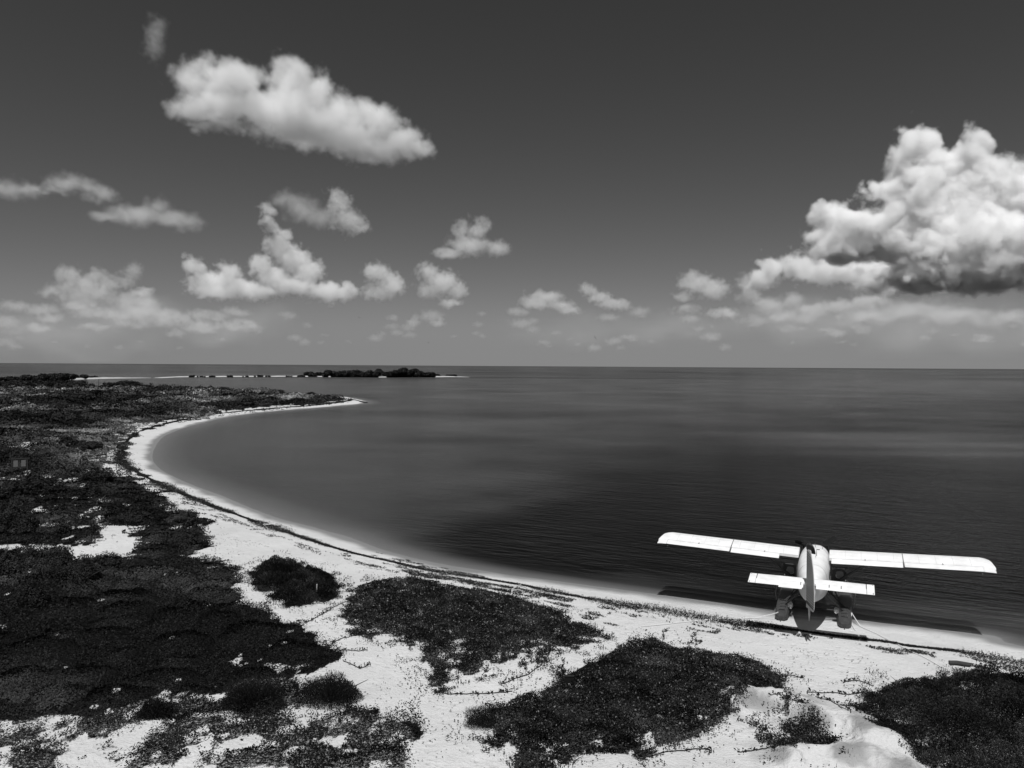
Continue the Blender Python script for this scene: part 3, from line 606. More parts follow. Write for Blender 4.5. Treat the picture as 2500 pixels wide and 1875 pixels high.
C = np.vstack(PTS); o = link('seaweed', leaf_mesh('seaweed', C, np.concatenate(SZ), up=1.6, asp=.5), m=M['weed']); tag(o, 'dark dried seaweed washed up along the beach', 'seaweed', kind='stuff')
# loose twigs, sprigs and small dead leaves on the open sand
OPEN = [[tuple(a) for a in GP(p_)] for p_ in ([(600,1480),(840,1470),(900,1600),(1050,1690),(1250,1690),(1200,1890),(950,1890),(800,1660)], [(1300,1490),(1800,1540),(2200,1600),(2100,1700),(1900,1690),(1880,1600),(1500,1550)], [(1750,1760),(1900,1800),(1900,1890),(1600,1890)], [(420,1300),(560,1290),(860,1390),(850,1450),(600,1380)])]
q = []
for pl in OPEN:
    a = np.array(pl); lo, hi = a.min(0), a.max(0); k = lo + rg.random((int((hi - lo).prod() * 9), 2)) * (hi - lo); k = k[inside(k[:, 0], k[:, 1], pl)]; q.append(k[fbm(k[:, 0], k[:, 1], 1.5, 34, 3) > .5])
q = np.vstack(q); # sprigs straying out of the edges of the beds
E_ = []
for pl in [MAIN] + list(PATCHW.values()):
    c = np.array(list(pl) + [pl[0]]); k = along(c, 60000 if pl is MAIN else 9000); k = k[np.hypot(*k.T) < 110]; r = np.hypot(*k.T); E_.append(k + rg.normal(size=k.shape) * .75)
k = np.vstack(E_); k = k[(fbm(k[:, 0], k[:, 1], .7, 64, 3) > .60) & (shore_d(k[:, 0], k[:, 1]) > 3)]; c, s = weeds(k, .085, .10)
o = link('sprigs', leaf_mesh('sprigs', c, s, up=.6, asp=.5), m=M['leaf']); tag(o, 'small sprigs straying from the plant beds onto the sand', 'sprigs', kind='stuff')
c, s = weeds(q, .1, .03); o = link('beach_litter', leaf_mesh('beach_litter', c, s, up=2, asp=.25), m=M['shrub']); tag(o, 'dead leaves and twig scraps strewn over the open sand', 'litter', kind='stuff')
print('weed', len(C), time.time() - T0)

# ------------------------------------------------------------------ seaplane
AZ = math.radians(23.6); OX, OY = 17.2, 43.3
fwd = Vector((math.sin(AZ), math.cos(AZ), 0)); rgt = Vector((math.cos(AZ), -math.sin(AZ), 0))
plane = empty('seaplane', (OX, OY, 0), label='white high-wing floatplane backed onto the beach with both doors open', cat='seaplane')
plane.rotation_euler = (math.radians(1.5), math.radians(-.55), -AZ)
def ring(y, hw, zt, zb, n=28, e=2.5):
    zc = (zt + zb) / 2; hz = (zt - zb) / 2; r = []
    for k in range(n):
        a = 2 * math.pi * k / n; c, s_ = math.cos(a), math.sin(a)
        r.append(Vector((hw * math.copysign(abs(c) ** (2 / e), c), y, zc + hz * math.copysign(abs(s_) ** (2 / e), s_))))
    return r
SEC = [(5.25,.22,2.62,2.18),(5.0,.34,2.76,2.06),(4.2,.50,2.98,1.85),(3.2,.64,3.06,1.55),(2.7,.72,3.10,1.42),(2.35,.77,3.28,1.36),(1.95,.82,3.55,1.32),(1.3,.86,3.63,1.28),(.3,.88,3.66,1.25),(-.8,.87,3.64,1.28),(-1.8,.80,3.56,1.42),(-2.8,.68,3.43,1.66),(-3.8,.53,3.29,1.92),(-4.8,.34,3.14,2.20),(-5.5,.19,3.02,2.36),(-5.95,.07,2.93,2.5)]
fus = MB().loft([ring(*s_) for s_ in SEC]).build('fuselage', M['white'], plane, True)
MB().loft([ring(y, hw + .006, zt + .004, zb - .006) for y, hw, zt, zb in ((.9, .866, 3.64, 1.265), (.885, .866, 3.64, 1.265))]).build('seam', M['line'], fus)
MB().loft([ring(y, hw + .006, zt + .004, zb - .006) for y, hw, zt, zb in ((-2.3, .74, 3.495, 1.54), (-2.315, .738, 3.493, 1.543))]).build('seam', M['line'], fus)
MB().box((.12, -.4, 3.66), (.02, 1.9, .02)).build('roof_rail', M['line'], fus)
for x_, y_, h_ in ((.02, 1.0, .38), (.42, .9, .3), (.16, -.9, .22)):
    MB().tube([(x_, y_, 3.6), (x_, y_ - .05, 3.62 + h_)], [.016, .006], 6).build('antenna', M['dark'], fus)
MB().box((.2, .35, 3.675), (.16, .05, .03)).build('roof_vent', M['line'], fus)
ws = MB(); ws.loft([[Vector(p_) for p_ in ((-.70, 2.62, 3.06), (.70, 2.62, 3.06), (.76, 2.05, 3.5), (-.76, 2.05, 3.5))], [Vector(p_) for p_ in ((-.70, 2.72, 3.09), (.70, 2.72, 3.09), (.76, 2.15, 3.53), (-.76, 2.15, 3.53))]]); ws.build('windshield', M['glass'], plane)
for sx in (-1, 1):
    for y_ in (1.45, .2, -.55, -1.3):
        MB().box((sx * (.872 if y_ > -1 else .85), y_, 2.75), (.03, .5, .42)).build('window', M['glass'], plane)
    MB().box((sx * .875, .95, 2.15), (.02, .9, 1.3)).build('doorway_shade', M['black'], plane)  # black sheet on the closed hull, standing in for the cabin's inner shade
# cowling, exhaust, propeller
hub = MB().loft([ring(y, r_, 2.40 + r_, 2.40 - r_, 16, 2) for y, r_ in ((5.25, .21), (5.4, .19), (5.55, .13), (5.66, .03))]).build('propeller', M['dark'], plane, True)
for deg in (42, 162, 282):
    a = math.radians(deg); d_ = Vector((math.cos(a), 0, math.sin(a))); t_ = Vector((-math.sin(a), 0, math.cos(a))); b = MB(); rings = []
    for s_, wd, tw in ((.15, .07, 60), (.4, .11, 48), (.8, .14, 36), (1.2, .14, 27), (1.45, .12, 22), (1.52, .05, 20)):
        c_ = Vector((0, 5.4, 2.40)) + d_ * s_ * .92; q_ = t_ * math.cos(math.radians(tw)) + Vector((0, 1, 0)) * math.sin(math.radians(tw)); nn = q_.cross(d_)
        rings.append([c_ + q_ * wd, c_ + nn * .02, c_ - q_ * wd, c_ - nn * .02])
    b.loft(rings).build('blade', M['black'], hub)
for sx in (-1, 1): MB().tube([(sx * .45, 4.4, 2.3), (sx * .62, 4.2, 2.2), (sx * .68, 3.9, 2.1)], .08, 8).build('exhaust', M['dark'], plane)

AF = [(0,0),(.015,.030),(.06,.062),(.15,.088),(.30,.098),(.45,.090),(.60,.068),(.74,.046)]
AFB = [(.74,-.02),(.5,-.034),(.3,-.04),(.12,-.036),(.03,-.022)]
INC = math.radians(2.0); CH = 2.2; YLE = .93; ZLE = 3.44
def wp(x, u, v, ch=CH, yle=YLE, zle=ZLE, inc=INC, dih=.036):
    """point of the wing: u chordwise from the nose, v upwards, both in chords"""
    return Vector((x, yle - (u * math.cos(inc) - v * math.sin(inc)) * ch, zle - (u * math.sin(inc) - v * math.cos(inc)) * ch + abs(x) * dih))
def wing(sx):
    rings = []
    for x_, tip in ((.80, 0), (2.5, 0), (4.4, 0), (6.5, 0), (8.12, 0), (8.34, .35), (8.5, 1)):
        k = 1 - .35 * tip; sh = .10 * tip
        rings.append([wp(sx * x_ + sx * (.25 * tip * u), sh + u * (1 - sh) if tip else u, v * k) for u, v in AF + AFB])
    o = MB().loft(rings).build('wing', M['white'], plane, True)
    for x0, x1, nm, dfl in (((1.80 if sx < 0 else .92), 4.42, 'flap', 3), (4.5, 8.1, 'aileron', -1)):
        dr = math.radians(dfl); rr_ = []
        for x_ in (x0, x1):
            pr = [(0, .034), (.06, .036), (.25, .002), (.25, -.004), (.05, -.012), (0, -.010)]
            rr_.append([wp(sx * x_, .748 + u * math.cos(dr) , v - u * math.sin(dr)) for u, v in pr])
        MB().loft(rr_).build(nm, M['white'], plane)
    for x_ in (1.6, 2.4, 3.2, 4.0, 5.2, 6.0, 6.8, 7.6):
        MB().loft([[wp(sx * (x_ + dx), u, v + o_) for u, v in ((.06, .062), (.15, .088), (.30, .098), (.45, .090), (.60, .068), (.73, .048)) for o_ in (.0025,)] + [wp(sx * (x_ + dx), u, v - .004) for u, v in ((.73, .048), (.45, .090), (.30, .098), (.06, .062))] for dx in (0, .022)]).build('panel_seam', M['seam'], o)
    MB().loft([[wp(sx * x_, u, v) for u, v in ((.34, .1), (.35, .1), (.35, .09), (.34, .09))] for x_ in (.95, 8.0)]).build('panel_seam', M['seam'], o)
    # curved tip behind the aileron
    MB().loft([[wp(sx * x_, u, v) for u, v in ((.74, .044), (uT, .004), (uT, -.004), (.74, -.02))] for x_, uT in ((8.12, 1.0), (8.4, 1.02), (8.62, 1.05))]).build('wing_tip', M['white'], o, True)
    MB().prism([(wp(0, u, v).y, wp(0, u, v).z + 4.46 * .036) for u, v in ((-.02, -.0), (.0, .05), (.2, .115), (.8, .075), (1.0, .02), (1.0, -.02), (.3, -.05))], sx * 4.44, sx * 4.475).build('wing_fence', M['line'], o)
    MB().box(wp(sx * 8.0, 1.06, -.03), (.03, .05, .05)).build('static_wick', M['line'], o)
    for x_ in (2.6, 6.3): MB().box(wp(sx * x_, .745, .05), (.04, .22, .02)).build('hinge', M['line'], o)
    MB().tube([wp(sx * 2.95, .45, -.03), (sx * .88, .9, 1.55)], [.06, .07], 8).build('strut', M['dark'], plane, True)
    return o
for sx in (-1, 1): wing(sx)
# tail
SI = math.radians(5)
def tp(x, u, v): return wp(x, u, v, 1.25, -4.55, 3.32, SI, .0)
for sx in (-1, 1):
    o = MB().loft([[tp(sx * x_, u, v * k) for u, v in [(0, 0), (.03, .035), (.12, .055), (.3, .06), (.56, .045), (.56, -.03), (.3, -.05), (.08, -.035)]] for x_, k in ((.05, 1), (1.5, 1), (2.56, .8))]).build('stabilizer', M['white'], plane, True)
    e = MB(); e.loft([[tp(sx * x_, u, v) for u, v in ((.57, .042), (.7, .036), (1.0, .004), (1.0, -.004), (.7, -.02), (.57, -.026))] for x_ in (.30, 2.58)])
    e.loft([[tp(sx * x_, u, v) for u, v in ((.0, .02), (.1, .04), (.5, .04), (1.0, .004), (1.0, -.004), (.5, -.03), (.1, -.02), (.0, .0))] for x_ in (2.60, 2.94)])
    e = e.build('elevator', M['white'], plane)
    MB().loft([[tp(sx * x_, u, v) for u, v in ((.02, .045), (.99, .01), (.99, 0), (.02, .03))] for x_ in (2.86, 2.89)]).build('tip_stripe', M['line'], e)
    for x_ in ((.9, 1.45) if sx > 0 else (.42,)): MB().tube([tp(sx * x_, .62, .07), tp(sx * x_, .82, .06)], .02, 5).build('hinge', M['line'], e)
    if sx < 0: MB().loft([[tp(sx * x_, u, v) for u, v in ((1.005, .006), (1.16, .0), (1.16, -.008), (1.005, -.006))] for x_ in (.35, 1.45)]).build('trim_tab', M['white'], e)
FY = -4.55
fin = MB().prism([(-3.7, 3.28), (-4.1, 3.6), (-4.75, 4.6), (-5.0, 5.05), (-5.2, 5.2), (-5.36, 5.2), (-5.42, 5.08), (-5.70, 3.4), (-5.80, 2.75), (-5.1, 2.9)], -.06, .06, 'x').build('fin', M['white'], plane)
# rudder swung with its trailing edge to the right; own frame: a runs aft from the hinge
RD = math.radians(23)
def rp(a, z, t=0.0):
    hy = -5.43 - (4.9 - z) * .15 if z > 2.6 else -5.78
    return Vector((a * math.sin(RD) - t * math.cos(RD) - .10, hy - a * math.cos(RD) - t * math.sin(RD), z + .18))
RZ = [(4.92,.40),(4.6,.56),(4.2,.72),(3.8,.82),(3.4,.88),(3.0,.92),(2.6,.93),(2.25,.90),(2.08,.78)]
rud = MB().loft([[rp(.02, z, .06), rp(wd, z, .015), rp(wd, z, -.015), rp(.02, z, -.06)] for z, wd in RZ]).build('rudder', M['rudder'], plane)
rb = MB(); k = 0
for i in range(21):
    z = 2.28 + i * .125; wd = float(np.interp(z, [q_[0] for q_ in RZ[::-1]], [q_[1] for q_ in RZ[::-1]]))
    for s_ in (1, -1): rb.loft([[rp(.04, z, s_ * .062), rp(.04, z + .05, s_ * .062), rp(.04, z + .025, s_ * .075)], [rp(wd - .02, z - .10, s_ * .018), rp(wd - .02, z - .05, s_ * .018), rp(wd - .02, z - .075, s_ * .028)]])
o = rb.build('rib', M['dark'], rud); o['kind'] = 'stuff'
MB().loft([[rp(a_, z + dz, .075 - a_ * .05), rp(a_, z + dz + .05, .075 - a_ * .05), rp(a_, z + dz + .05, .05 - a_ * .05), rp(a_, z + dz, .05 - a_ * .05)] for a_, z, dz in ((.02, 2.24, .12), (.88, 2.24, -.04))]).build('stripe', M['black'], rud)
cap = MB(); cap.loft([[Vector((x_ * k_ + dx, y_ + .1, z_)) for x_, y_ in ((-.24, -5.35), (.0, -5.1), (.24, -5.5), (.26, -5.85), (.02, -5.8), (-.22, -5.6))] for z_, k_, dx in ((4.93, .75, .08), (5.12, .85, .02), (5.27, .7, -.02), (5.36, .3, -.03))])
cap.build('shaded_horn_cap', M['black'], rud, True)  # shadow at the rudder's horn balance, put into the cap's black colour
MB().tube([(0, -5.9, 2.4), (.02, -6.4, 2.12), (.02, -6.5, 1.8)], [.06, .05, .02], 8).build('tail_cone', M['silver'], plane, True)
# open cabin doors, hinged forward and standing straight out
def door(sx):
    y_ = .9; x0, x1, z0, z1 = .93, 1.72, 1.35, 2.55; r_ = .14 if sx < 0 else .38
    ol = [(x0, z0), (x1, z0), (x1, z1 - (.05 if sx < 0 else r_))] + [(x1 - r_ + r_ * math.cos(a), z1 - r_ + r_ * math.sin(a)) for a in (np.radians([30, 60, 90]) if sx > 0 else [])] + ([(x1 - .02, z1)] if sx < 0 else []) + [(x0 + .22, z1), (x0 + .06, z1 - .14), (x0, z1 - .35)]
    d_ = MB().prism([(sx * a, b) for a, b in ol], y_, y_ + .06, 'y').build('door', M['black'], plane)
    cx, cz, wx, wz = sx * (x0 + x1) / 2, z1 - .36, .2, .2
    wl = [(cx + wx * math.copysign(abs(math.cos(a)) ** .6, math.cos(a)), cz + wz * math.copysign(abs(math.sin(a)) ** .6, math.sin(a))) for a in np.linspace(0, 2 * math.pi, 20, False)]
    MB().prism(wl, y_ - .012, y_ + .07, 'y').build('door_window', M['panel'], d_)
    MB().tube([(x, y_ - .015, z) for x, z in wl[10:]] , .014, 5).build('window_trim', M['silver'], d_)
    MB().tube([(sx * (x0 + .22), y_ - .01, z1), (sx * (x1 - .12), y_ - .01, z1 + .005)], .015, 5).build('edge_trim', M['silver'], d_)
    MB().box((sx * (x1 - .08), y_ - .02, z0 + .55), (.05, .04, .08)).build('door_handle', M['silver'], d_)
for sx in (-1, 1): door(sx)
# floats
FS = .5
class FB(MB):
    def build(s, *a, **k):
        s.v = [(p[0], p[1] + FS, p[2]) for p in s.v]; return MB.build(s, *a, **k)
def fl(sx):
    cx = sx * 1.6; rings = []
    for y_, hw, zt, zb, ch_ in ((-2.95,.20,.50,.18,.34),(-2.6,.33,.53,.02,.30),(-1.6,.37,.56,-.16,.2),(-.2,.40,.58,-.30,.1),(0.0,.40,.58,-.42,.05),(1.6,.41,.60,-.44,.02),(3.2,.38,.64,-.36,.1),(4.2,.28,.70,-.1,.25),(4.75,.14,.74,.25,.45),(4.9,.05,.72,.5,.6)):
        rings.append([Vector((cx - hw, y_, zt - .12)), Vector((cx - hw * .8, y_, zt)), Vector((cx + hw * .8, y_, zt)), Vector((cx + hw, y_, zt - .12)), Vector((cx + hw, y_, ch_)), Vector((cx, y_, zb)), Vector((cx - hw, y_, ch_))])
    f_ = FB().loft(rings).build('float', M['float'], plane)
    FB().box((cx, .75, .597), (.58, 2.3, .02)).build('deck_pad', M['black'], f_)
    for y_ in (-.75, -1.3, -1.85):
        h_ = FB().box((cx, y_, .585), (.30, .24, .02)).build('hatch', M['float'], f_)
        for a, b in ((-.15, 0), (.15, 0)): FB().box((cx + a, y_, .6), (.025, .26, .02)).build('hatch_rim', M['silver'], h_)
        for b in (-.12, .12): FB().box((cx, y_ + b, .6), (.32, .025, .02)).build('hatch_rim', M['silver'], h_)
    for y_ in (2.05, 2.25, 2.45, 2.65): FB().box((cx, y_, .63), (.6, .05, .03)).build('step_bar', M['silver'], f_)
    for q_ in (-1, 1): FB().tube([(cx + q_ * .3, -1.9, .6), (cx + q_ * .31, -1.1, .62), (cx + q_ * .31, -.3, .62)], .015, 5).build('deck_rail', M['silver'], f_)
    for y_, x_ in (((-1.55, -.42 * sx),) if sx < 0 else ((-1.5, -.42), (1.6, -.5))):
        b = FB(); b.loft([ring(y_ + dy, r_, .72 + r_, .72 - r_, 12, 2) for dy, r_ in ((-.26, .03), (-.22, .12), (-.02, .15), (.2, .12), (.24, .03))]); b.build('tank', M['silver'], f_, True, xf=lambda p_, c_=cx + x_: p_ + Vector((c_, 0, 0)))
    FB().tube([(cx + sx * .46, 2.6, .9), (cx + sx * .55, 1.6, .86), (cx + sx * .55, .6, .7), (cx + sx * .46, .1, .45)], .018, 5).build('side_cable', M['silver'], f_)
    FB().tube([(cx, 2.6, .6), (sx * .75, 2.0, 1.4)], .05, 8).build('float_strut', M['dark'], plane)
    FB().tube([(cx, -.35, .57), (sx * .72, .1, 1.32)], .05, 8).build('float_strut', M['dark'], plane)
    FB().tube([(cx - sx * .1, -1.0, .57), (sx * .66, -1.9, 1.62)], .04, 8).build('float_strut', M['dark'], plane)
    FB().tube([(cx - sx * .1, -.5, .57), (sx * .74, 2.1, 1.4)], .035, 8).build('float_strut', M['dark'], plane)
    wr_ = FB().box((cx, -3.05, .1), (.04, .32, .5)).build('water_rudder', M['dark'], f_)
for sx in (-1, 1): fl(sx)
for y_ in (2.6, -.35): MB().tube([(-1.6, y_, .5), (1.6, y_, .5)], .045, 8).build('spreader_bar', M['dark'], plane)
print('plane', time.time() - T0)

# ------------------------------------------------------------------ ropes, signs, posts, driftwood
def rope(px, label, z0=.62, r=.022):
    p_ = G(px, .3); p_ = curve(p_, 8); z = ground(p_[:, 0], p_[:, 1]) + .03
    n = len(p_); t = np.linspace(0, 1, n); z = np.maximum(z, z0 * (1 - t * 3.2)); p_[:, 2] = z
    o = MB().tube([Vector(q_) for q_ in p_], r, 5).build('mooring_rope', M['rope'], None, True); return tag(o, label, 'rope')
rope([(2072,1510),(2100,1530),(2145,1551),(2217,1588),(2260,1608),(2310,1636)], 'pale mooring rope running from the right float up the beach')
rope([(2078,1520),(2082,1530),(2088,1540)], 'short pale rope end hanging off the right float heel', r=.028)
rope([(1900,1514),(1850,1510),(1800,1512),(1742,1514),(1650,1522),(1566,1531)], 'slack mooring rope lying left from the left float across the sand')
def board(px, base, w_, h_, foot, label, cat, two=False, face=1, mp_=None):
    g = G([(px, base)])[0]; k = np.hypot(g[0], g[1]) / F; W = w_ * k; Hh = h_ * k; ft = foot * k; a = -math.atan2(g[0], g[1])
    root = empty('notice_board' if two else 'beach_sign', g, label=label, cat=cat); root.rotation_euler = (0, 0, a)
    if two:
        for s_ in (-1, 1): MB().box((s_ * W / 2, 0, (ft + Hh) / 2), (.14, .14, ft + Hh + .15)).build('post', M['wood'], root)
        MB().box((0, 0, ft + Hh + .02), (W + .5, .18, .10)).build('top_beam', M['wood'], root); MB().box((0, .0, ft), (W - .14, .10, .1)).build('bottom_beam', M['wood'], root)
        MB().box((-.02, 0, ft + Hh / 2), (.09, .12, Hh - .2)).build('divider', M['wood'], root)
        for s_ in (-1, 1): MB().box((s_ * W / 4, -.03, ft + Hh / 2 - .02), (W / 2 - .32, .05, Hh - .28)).build('panel', M['panel'], root)
    else:
        MB().box((0, .05, ft / 2), (.09, .09, ft)).build('post', M['wood'], root); MB().box((0, 0, ft + Hh / 2), (W, .05, Hh)).build('panel', mp_ or M['black'], root)
        MB().box((0, -.03, ft + Hh - .03), (W + .04, .03, .05)).build('frame', M['wood'], root)
    return root
board(48, 1158, 27, 18, 14, 'two-panel notice board on dark posts in the left scrub', 'notice board', True)
board(284, 1148, 12, 4, 15, 'small dark sign on a thin post at the bend of the beach', 'sign')
board(1389, 1684, 22, 20, 17, 'square black sign on a stem at the upper edge of the bottom vine bed', 'sign')
g = G([(773, 1459)])[0]; o = MB().tube([(0, 0, 0), (0, 0, .4), (.02, 0, .72)], [.04, .04, .035], 8).build('marker_post', M['palewood'], None, True); o.location = g; o.location.z += .05; tag(o, 'short white marker post standing in the oval shrub clump', 'post')
g = G([(241, 944)])[0]; o = MB().tube([(0, 0, 0), (0, 0, 2.5), (.05, 0, 4.2)], [.16, .14, .12], 6).build('pole', M['wood'], None, True); o.location = g; tag(o, 'thin dark pole sticking up from the far crest', 'pole')
g = G([(1262, 1452)])[0]; dw = empty('driftwood', g, label='bleached curved driftwood branch at the edge of the middle plant bed', cat='driftwood')
MB().tube([(-.32, -.5, .05), (-.28, .1, .3), (.1, .5, .42), (.5, .5, .3), (.8, .3, .2)], [.05, .045, .04, .03, .015], 6).build('limb', M['palewood'], dw, True)
MB().tube([(-.28, .0, .25), (.1, .1, .3), (.5, -.1, .2)], [.035, .03, .012], 6).build('limb', M['palewood'], dw, True)
MB().tube([(.1, .5, .4), (.3, .9, .4)], [.03, .01], 6).build('limb', M['palewood'], dw, True)
g = G([(2342, 1625)])[0]; o = MB().tube([(-.42, 0, .1), (-.1, .02, .11), (.45, -.04, .1)], [.10, .11, .09], 8).build('log', M['wood'], None, True); o.location = g; o.rotation_euler.z = -.25; tag(o, 'short dark log on the sand just above the right plant bed', 'log')

# ------------------------------------------------------------------ birds
def bird(px, py, dist, span, label, yaw, bank, flap):
    d_ = Vector(rays([(px, py)])[0]).normalized() * dist + Vector((0, 0, H)); root = empty('seabird', d_, label=label, cat='bird', group='seabirds over the bay'); root.rotation_euler = (0, bank, yaw)
    MB().loft([ring(y_, r_, r_, -r_, 8, 2) for y_, r_ in ((-.32, .01), (-.2, .05), (0, .09), (.18, .07), (.28, .05), (.36, .012))]).build('body', M['bird'], root, True)
    for s_ in (-1, 1):
        MB().loft([[Vector((s_ * x_, y_ + c_, z_)), Vector((s_ * x_, y_, z_ + .02)), Vector((s_ * x_, y_ - c_, z_)), Vector((s_ * x_, y_, z_ - .012))] for x_, y_, c_, z_ in ((.05, .05, .11, .02), (span * .22, .10, .10, flap * .6), (span * .38, .02, .07, flap * .9), (span * .5, -.14, .015, flap))]).build('wing', M['bird'], root)
    MB().loft([[Vector((-w_, y_, 0)), Vector((0, y_, .015)), Vector((w_, y_, 0)), Vector((0, y_, -.015))] for y_, w_ in ((-.25, .04), (-.5, .09))]).build('tail', M['bird'], root)
bird(877, 776, 330, 1.6, 'dark seabird with spread wings left of the middle clouds', .5, .25, .35)
bird(1046, 837, 420, 1.5, 'smaller dark seabird low over the horizon right of the islet', 1.3, .1, .2)
bird(1453, 824, 300, 2.0, 'dark seabird banking steeply over the open water', .3, 1.0, .1)
bird(611, 942, 330, 1.4, 'tiny dark seabird in front of the lagoon above the spit', .9, .3, .3)
bird(1398, 866, 460, 1.3, 'faint far seabird just above the horizon', .2, .2, .25)

# ------------------------------------------------------------------ clouds
def cloud(blobs, dist, dens, res, nscale, namp, seed, soft, albedo=.99, label='', billow=.45, warp=.8):
    rd = random.Random(seed); B = []
    for (px, py, rx, ry) in blobs:
        dd_ = dist * (1 + rd.uniform(-.012, .012)); p_ = Vector((0, 0, H)) + Vector(rays([(px, py)])[0]).normalized() * dd_; k = dist / F
        B.append((p_, rx * k, ry * k))
    mn = Vector([min(p_[i] - 1.3 * (r_ if i < 2 else s_) for p_, r_, s_ in B) for i in range(3)]); mx_ = Vector([max(p_[i] + 1.3 * (r_ if i < 2 else s_) for p_, r_, s_ in B) for i in range(3)]); c = (mn + mx_) / 2
    mt = bpy.data.materials.new('cloud'); mt.use_nodes = True; n_ = mt.node_tree.nodes; n_.clear(); o_ = n_.new('ShaderNodeOutputMaterial'); pv = n_.new('ShaderNodeVolumePrincipled')
    pv.inputs['Color'].default_value = grey(albedo); pv.inputs['Density'].default_value = dens / (dist / F * 100); pv.inputs['Anisotropy'].default_value = .0; mt.node_tree.links.new(pv.outputs[0], o_.inputs['Volume'])
    g = bpy.data.node_groups.new('cloud', 'GeometryNodeTree'); g.interface.new_socket('Geometry', in_out='INPUT', socket_type='NodeSocketGeometry'); g.interface.new_socket('Geometry', in_out='OUTPUT', socket_type='NodeSocketGeometry')
    N, L = g.nodes, g.links; o = N.new('NodeGroupOutput'); pos = N.new('GeometryNodeInputPosition').outputs[0]
    avg = sum(max(r_, s_) for _, r_, s_ in B) / len(B)
    ofs = N.new('ShaderNodeVectorMath'); ofs.operation = 'ADD'; L.new(pos, ofs.inputs[0]); ofs.inputs[1].default_value = Vector((seed * 7.31, seed * -3.17, seed * 5.03)) * avg; pn = ofs.outputs[0]
    nz = N.new('ShaderNodeTexNoise'); nz.inputs['Scale'].default_value = nscale / avg; nz.inputs['Detail'].default_value = 5; nz.inputs['Roughness'].default_value = .66; L.new(pn, nz.inputs['Vector'])
    nw = N.new('ShaderNodeTexNoise'); nw.inputs['Scale'].default_value = nscale / avg; nw.inputs['Detail'].default_value = 1; L.new(pn, nw.inputs['Vector'])
    wpq = N.new('ShaderNodeVectorMath'); wpq.operation = 'MULTIPLY_ADD'; L.new(nw.outputs['Color'], wpq.inputs[0]); wpq.inputs[1].default_value = (avg * warp,) * 3; L.new(pos, wpq.inputs[2])
    tot = None
    for p_, r_, s_ in B:
        a = N.new('ShaderNodeVectorMath'); a.operation = 'SUBTRACT'; L.new(wpq.outputs[0], a.inputs[0]); a.inputs[1].default_value = p_ - c + Vector((avg * warp * .5,) * 3)
        b = N.new('ShaderNodeVectorMath'); b.operation = 'MULTIPLY'; L.new(a.outputs[0], b.inputs[0]); b.inputs[1].default_value = (1 / r_, 1 / r_, 1 / s_)
        l = N.new('ShaderNodeVectorMath'); l.operation = 'LENGTH'; L.new(b.outputs[0], l.inputs[0]); f = mth(N, L, 'SUBTRACT', 1.0, l.outputs['Value'])
        tot = f if tot is None else mth(N, L, 'SMOOTH_MAX', tot, f, .2)
    f = mth(N, L, 'ADD', tot, mth(N, L, 'MULTIPLY', mth(N, L, 'SUBTRACT', nz.outputs[0], .5), namp))
    if billow:   # rounded heads with creases between them
        for sc_, am in ((1.5, .55), (3.3, .28), (7.1, .14)):
            q = N.new('ShaderNodeTexNoise'); q.noise_dimensions = '3D'; q.inputs['Scale'].default_value = sc_ * nscale / avg; q.inputs['Detail'].default_value = 0; L.new(pn, q.inputs['Vector'])
            f = mth(N, L, 'ADD', f, mth(N, L, 'MULTIPLY', mth(N, L, 'SUBTRACT', mth(N, L, 'ABSOLUTE', mth(N, L, 'SUBTRACT', q.outputs[0], .5)), .13), billow * am * 4.5))
    dn = rng(N, L, f, 0.0, soft, 0.0, 1.0)
    vc = N.new('GeometryNodeVolumeCube'); L.new(dn, vc.inputs['Density']); vc.inputs['Min'].default_value = mn - c; vc.inputs['Max'].default_value = mx_ - c
    size = mx_ - mn; h_ = max(size) / res
    for i, k in enumerate(('Resolution X', 'Resolution Y', 'Resolution Z')): vc.inputs[k].default_value = max(8, int(size[i] / h_))
    sm = N.new('GeometryNodeSetMaterial'); sm.inputs['Material'].default_value = mt; L.new(vc.outputs[0], sm.inputs[0]); L.new(sm.outputs[0], o.inputs[0])
    vd = bpy.data.volumes.new('cloud'); ob = bpy.data.objects.new('cloud', vd); COL.objects.link(ob); ob.location = c; vd.materials.append(mt)
    md = ob.modifiers.new('cloud', 'NODES'); md.node_group = g
    return tag(ob, label, 'cloud')
